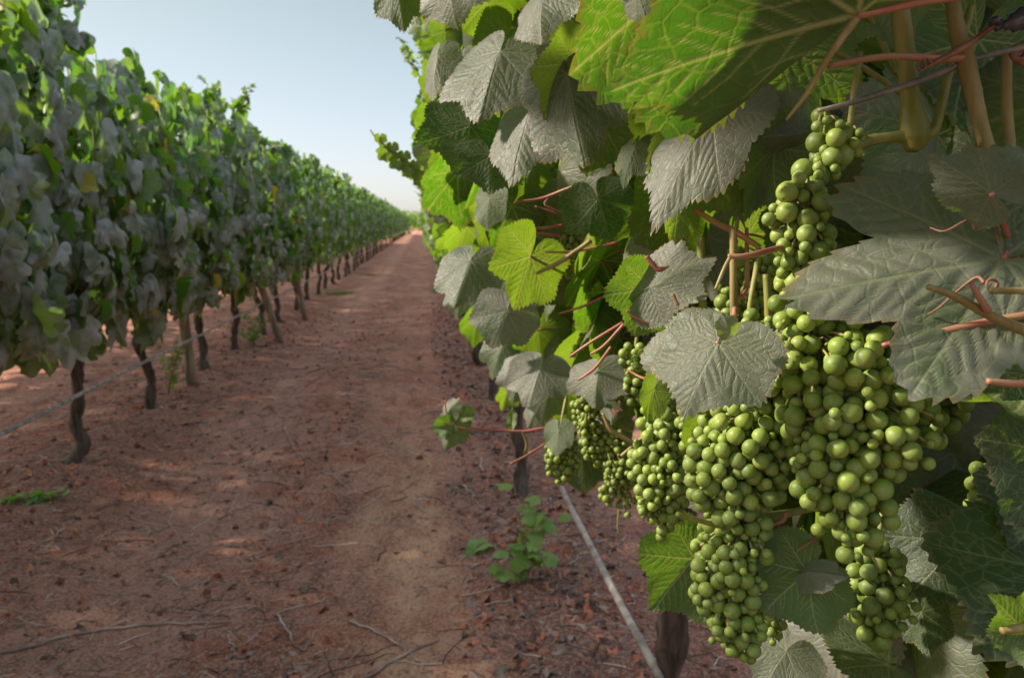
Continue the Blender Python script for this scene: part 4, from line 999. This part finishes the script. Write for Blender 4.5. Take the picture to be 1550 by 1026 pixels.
# ------------------------------------------------------------------ grape bunches
BB = [ball(26, 18), ball(20, 14), ball(12, 9)]
def bunch(spine, rmean, label, lod=0, maxn=170, seed=0, parts=True, small=.2, group='bunches of unripe green grapes', stem=None, gap=.84):
    r_ = np.random.default_rng(seed)
    sp = [np.append(P(px, py, d), w*d/FPX) for (px, py, d, w) in spine]
    s = smooth_path(sp, 8); s[:, 3] = np.maximum(s[:, 3], rmean*.6)
    e = empty('grape_bunch', s[0, :3], label, 'grape bunch', group)
    wgt = s[:, 3]**2; wgt = wgt/wgt.sum(); C = []; Rr = []
    tries = 0; rmean *= .91
    while tries < 16000 and len(C) < maxn*2:
        tries += 1; k = r_.choice(len(s), p=wgt); w = s[k, 3]
        rr = rmean*r_.uniform(.90, 1.12) if r_.random() > small*.35 else rmean*r_.uniform(.45, .75)
        if tries > 13000: rr = min(rr, rmean*r_.uniform(.62, .88))
        u = r_.normal(size=3); u /= np.linalg.norm(u); w *= .90+.26*math.sin(k*.55+seed*1.7+3*math.atan2(u[1], u[0]))+.12*math.sin(k*1.3+seed); rad = max(0, w-rr)*r_.uniform(.35, 1)**.4
        c = s[k, :3]+u*rad*np.array([1, 1, 1.])
        if C:
            D = np.linalg.norm(np.array(C)-c, axis=1)
            if np.any(D < (np.array(Rr)+rr)*gap): continue
        C.append(c); Rr.append(rr)
    C = np.array(C); Rr = np.array(Rr)
    # keep the ones not buried on the far side first
    order = np.argsort(np.linalg.norm(C-CP, axis=1)); keep = order[:maxn]
    nv = min(94, len(keep)) if parts else 0
    Bt = BB[lod]; rest = MB(); st = MB()
    if lod < 2:
        proto = []
        for k in range(4):
            mb = MB(); rv = r_.random(3); V = Bt[0].copy(); V *= np.array([1, 1, 1+.06*rv[0]]); V += .012*np.sin(Bt[0][:, [1, 2, 0]]*3+rv*6)
            mb.add(V, Bt[1], Bt[2], Bt[3], np.tile([0, k*.25, 0], (len(V), 1))); proto.append(mb.mesh('grape', [M_GRAPE]))
    for q_, k in enumerate(keep):
        c, rr = C[k], Rr[k]
        i0 = np.argmin(np.linalg.norm(s[:, :3]-c, axis=1)); i0 = max(0, i0-3); a = s[i0, :3]
        out_ = c-a; no = np.linalg.norm(out_)+1e-9; dirn = out_/no*.8+np.array([0, 0, -1.0])+r_.normal(0, .45, 3)
        rot = (-Vector(dirn)).to_track_quat('Z', 'Y').to_matrix()   # stylar scar (-Z pole) points outward
        if q_ < nv and lod < 2:
            o = bpy.data.objects.new('grape', proto[k % 4]); COL.objects.link(o); o.parent = e
            o.location = Vector(c)-e.location; o.rotation_euler = rot.to_euler(); o.scale = (rr, rr, rr)
        else:
            V = (Bt[0]*rr) @ np.array(rot).T + c
            rest.add(V, Bt[1], Bt[2], Bt[3], np.tile([0, r_.random(), 0], (len(V), 1)))
        if lod < 2 or q_ % 2 == 0:
            mid = (a+c)/2+np.array([0, 0, .004])
            tube(st, smooth_path([a, mid, c-out_/no*rr*.9], 2), [.0010, .0009, .0008, .0009, .0013][:5], 5)
    if rest.V:
        o = rest.build('grape_berries' if nv else 'berries', M_GRAPE, e); o['kind'] = 'stuff'
    ln = len(s); 
    if stem is not None: pre = smooth_path([np.append(P(*q_[:3]), .0018) for q_ in stem] + [np.append(s[0, :3], .0016)], 5)[:, :3]
    else: pre = np.array([s[0, :3]+[0.01, 0.01, .05], s[0, :3]+[0.004, .004, .025]])
    p = np.vstack([pre, s[:, :3]]); tube(st, p, np.concatenate([np.full(len(pre), .0019), np.linspace(.0018, .0008, ln)]), 7)
    st.build('stem', M_STEM, e)
    return e
bunch([(1245, 178, .505, 24), (1262, 215, .505, 38), (1240, 262, .50, 30), (1215, 300, .495, 45), (1212, 345, .495, 45), (1215, 400, .495, 42), (1200, 435, .50, 30)], 0.0071, 'topmost bunch of large green grapes hanging left of the big notched leaf', 0, 150, 1, stem=[(1300, 222, .51)], )
bunch([(1285, 200, .50, 14), (1286, 215, .50, 26), (1272, 238, .50, 16)], 0.0072, 'small side cluster of grapes beside the green cane, right of the topmost bunch', 0, 12, 2, gap=.85)
bunch([(1215, 470, .52, 50), (1230, 530, .52, 75), (1290, 580, .515, 108), (1300, 640, .51, 100), (1272, 710, .505, 72), (1285, 770, .505, 62), (1310, 820, .51, 42), (1330, 860, .515, 22)], 0.0066, 'largest bunch of green grapes in the right foreground below the big leaf', 0, 340, 3)
bunch([(1385, 560, .58, 55), (1400, 600, .585, 70), (1370, 640, .585, 45)], 0.0066, 'shaded grapes at the right of the largest bunch, under the big leaf', 0, 90, 4)
bunch([(1130, 505, .565, 40), (1155, 560, .565, 60), (1150, 625, .565, 78), (1115, 690, .56, 76), (1110, 745, .56, 55), (1125, 780, .56, 30)], 0.0061, 'wide green bunch left of the largest one, behind the broad grey leaf', 0, 330, 5)
bunch([(1120, 800, .57, 50), (1108, 850, .57, 60), (1095, 905, .57, 45), (1120, 945, .57, 46), (1110, 985, .57, 20)], 0.0062, 'lowest bunch of green grapes, hanging nearest the bottom edge', 0, 240, 6)
bunch([(1165, 940, .60, 28), (1180, 970, .60, 22)], 0.0062, 'few grapes tucked at the right of the lowest bunch', 0, 16, 7)
bunch([(1010, 650, .72, 45), (1005, 700, .72, 50), (1000, 750, .72, 42), (1008, 800, .72, 24)], 0.0058, 'medium bunch of grapes left of the wide bunch, above the backlit leaf', 1, 230, 8)
bunch([(895, 590, 1.05, 22), (890, 640, 1.05, 26), (925, 690, 1.05, 36), (938, 740, 1.05, 32), (935, 790, 1.05, 18), (936, 808, 1.05, 10)], 0.0052, 'long narrow bunch of small grapes above the pale hose', 1, 260, 9)
bunch([(848, 655, 1.1, 22), (850, 690, 1.1, 27), (848, 728, 1.1, 16)], 0.0060, 'leftmost small bunch at the end of the outstretched shoot', 1, 110, 10)
bunch([(868, 345, 1.1, 18), (872, 370, 1.1, 24), (868, 405, 1.1, 18), (880, 425, 1.1, 12)], 0.0056, 'small bunch among the red petioles in the upper middle', 1, 80, 11)
bunch([(1110, 380, .66, 22), (1150, 420, .65, 34), (1120, 470, .65, 30), (1090, 445, .66, 20)], 0.0064, 'loose shaded grapes behind the red stem, left of the topmost bunch', 0, 60, 12)
bunch([(1325, 855, .60, 40), (1340, 900, .60, 45), (1325, 945, .60, 36)], 0.0068, 'dim grapes in the shade under the tip of the largest bunch', 0, 80, 13)
bunch([(960, 540, .85, 22), (965, 575, .85, 28), (955, 600, .85, 18)], 0.0060, 'small bunch behind the broad grey leaf at its left', 1, 70, 14)
bunch([(880, 490, 1.15, 16), (890, 530, 1.15, 24), (900, 560, 1.15, 16)], 0.0056, 'small bunch among the cut red petioles in the middle', 1, 60, 15)
bunch([(1500, 730, .66, 40), (1510, 770, .66, 40)], 0.0068, 'very dark grapes in the deep shade near the right edge', 0, 60, 16)
bunch([(1055, 690, .66, 22), (1050, 640, .66, 30)], 0.0062, 'few grapes between the medium bunch and the wide bunch', 0, 40, 17)
bunch([(915, 430, 1.1, 12), (912, 455, 1.1, 18)], .007, 'tiny cluster above the middle red petioles', 1, 16, 18)
bunch([(772, 530, 1.7, 14), (778, 570, 1.7, 18), (780, 600, 1.7, 12)], .0072, 'distant small bunch low on the right row near its edge', 1, 40, 19)
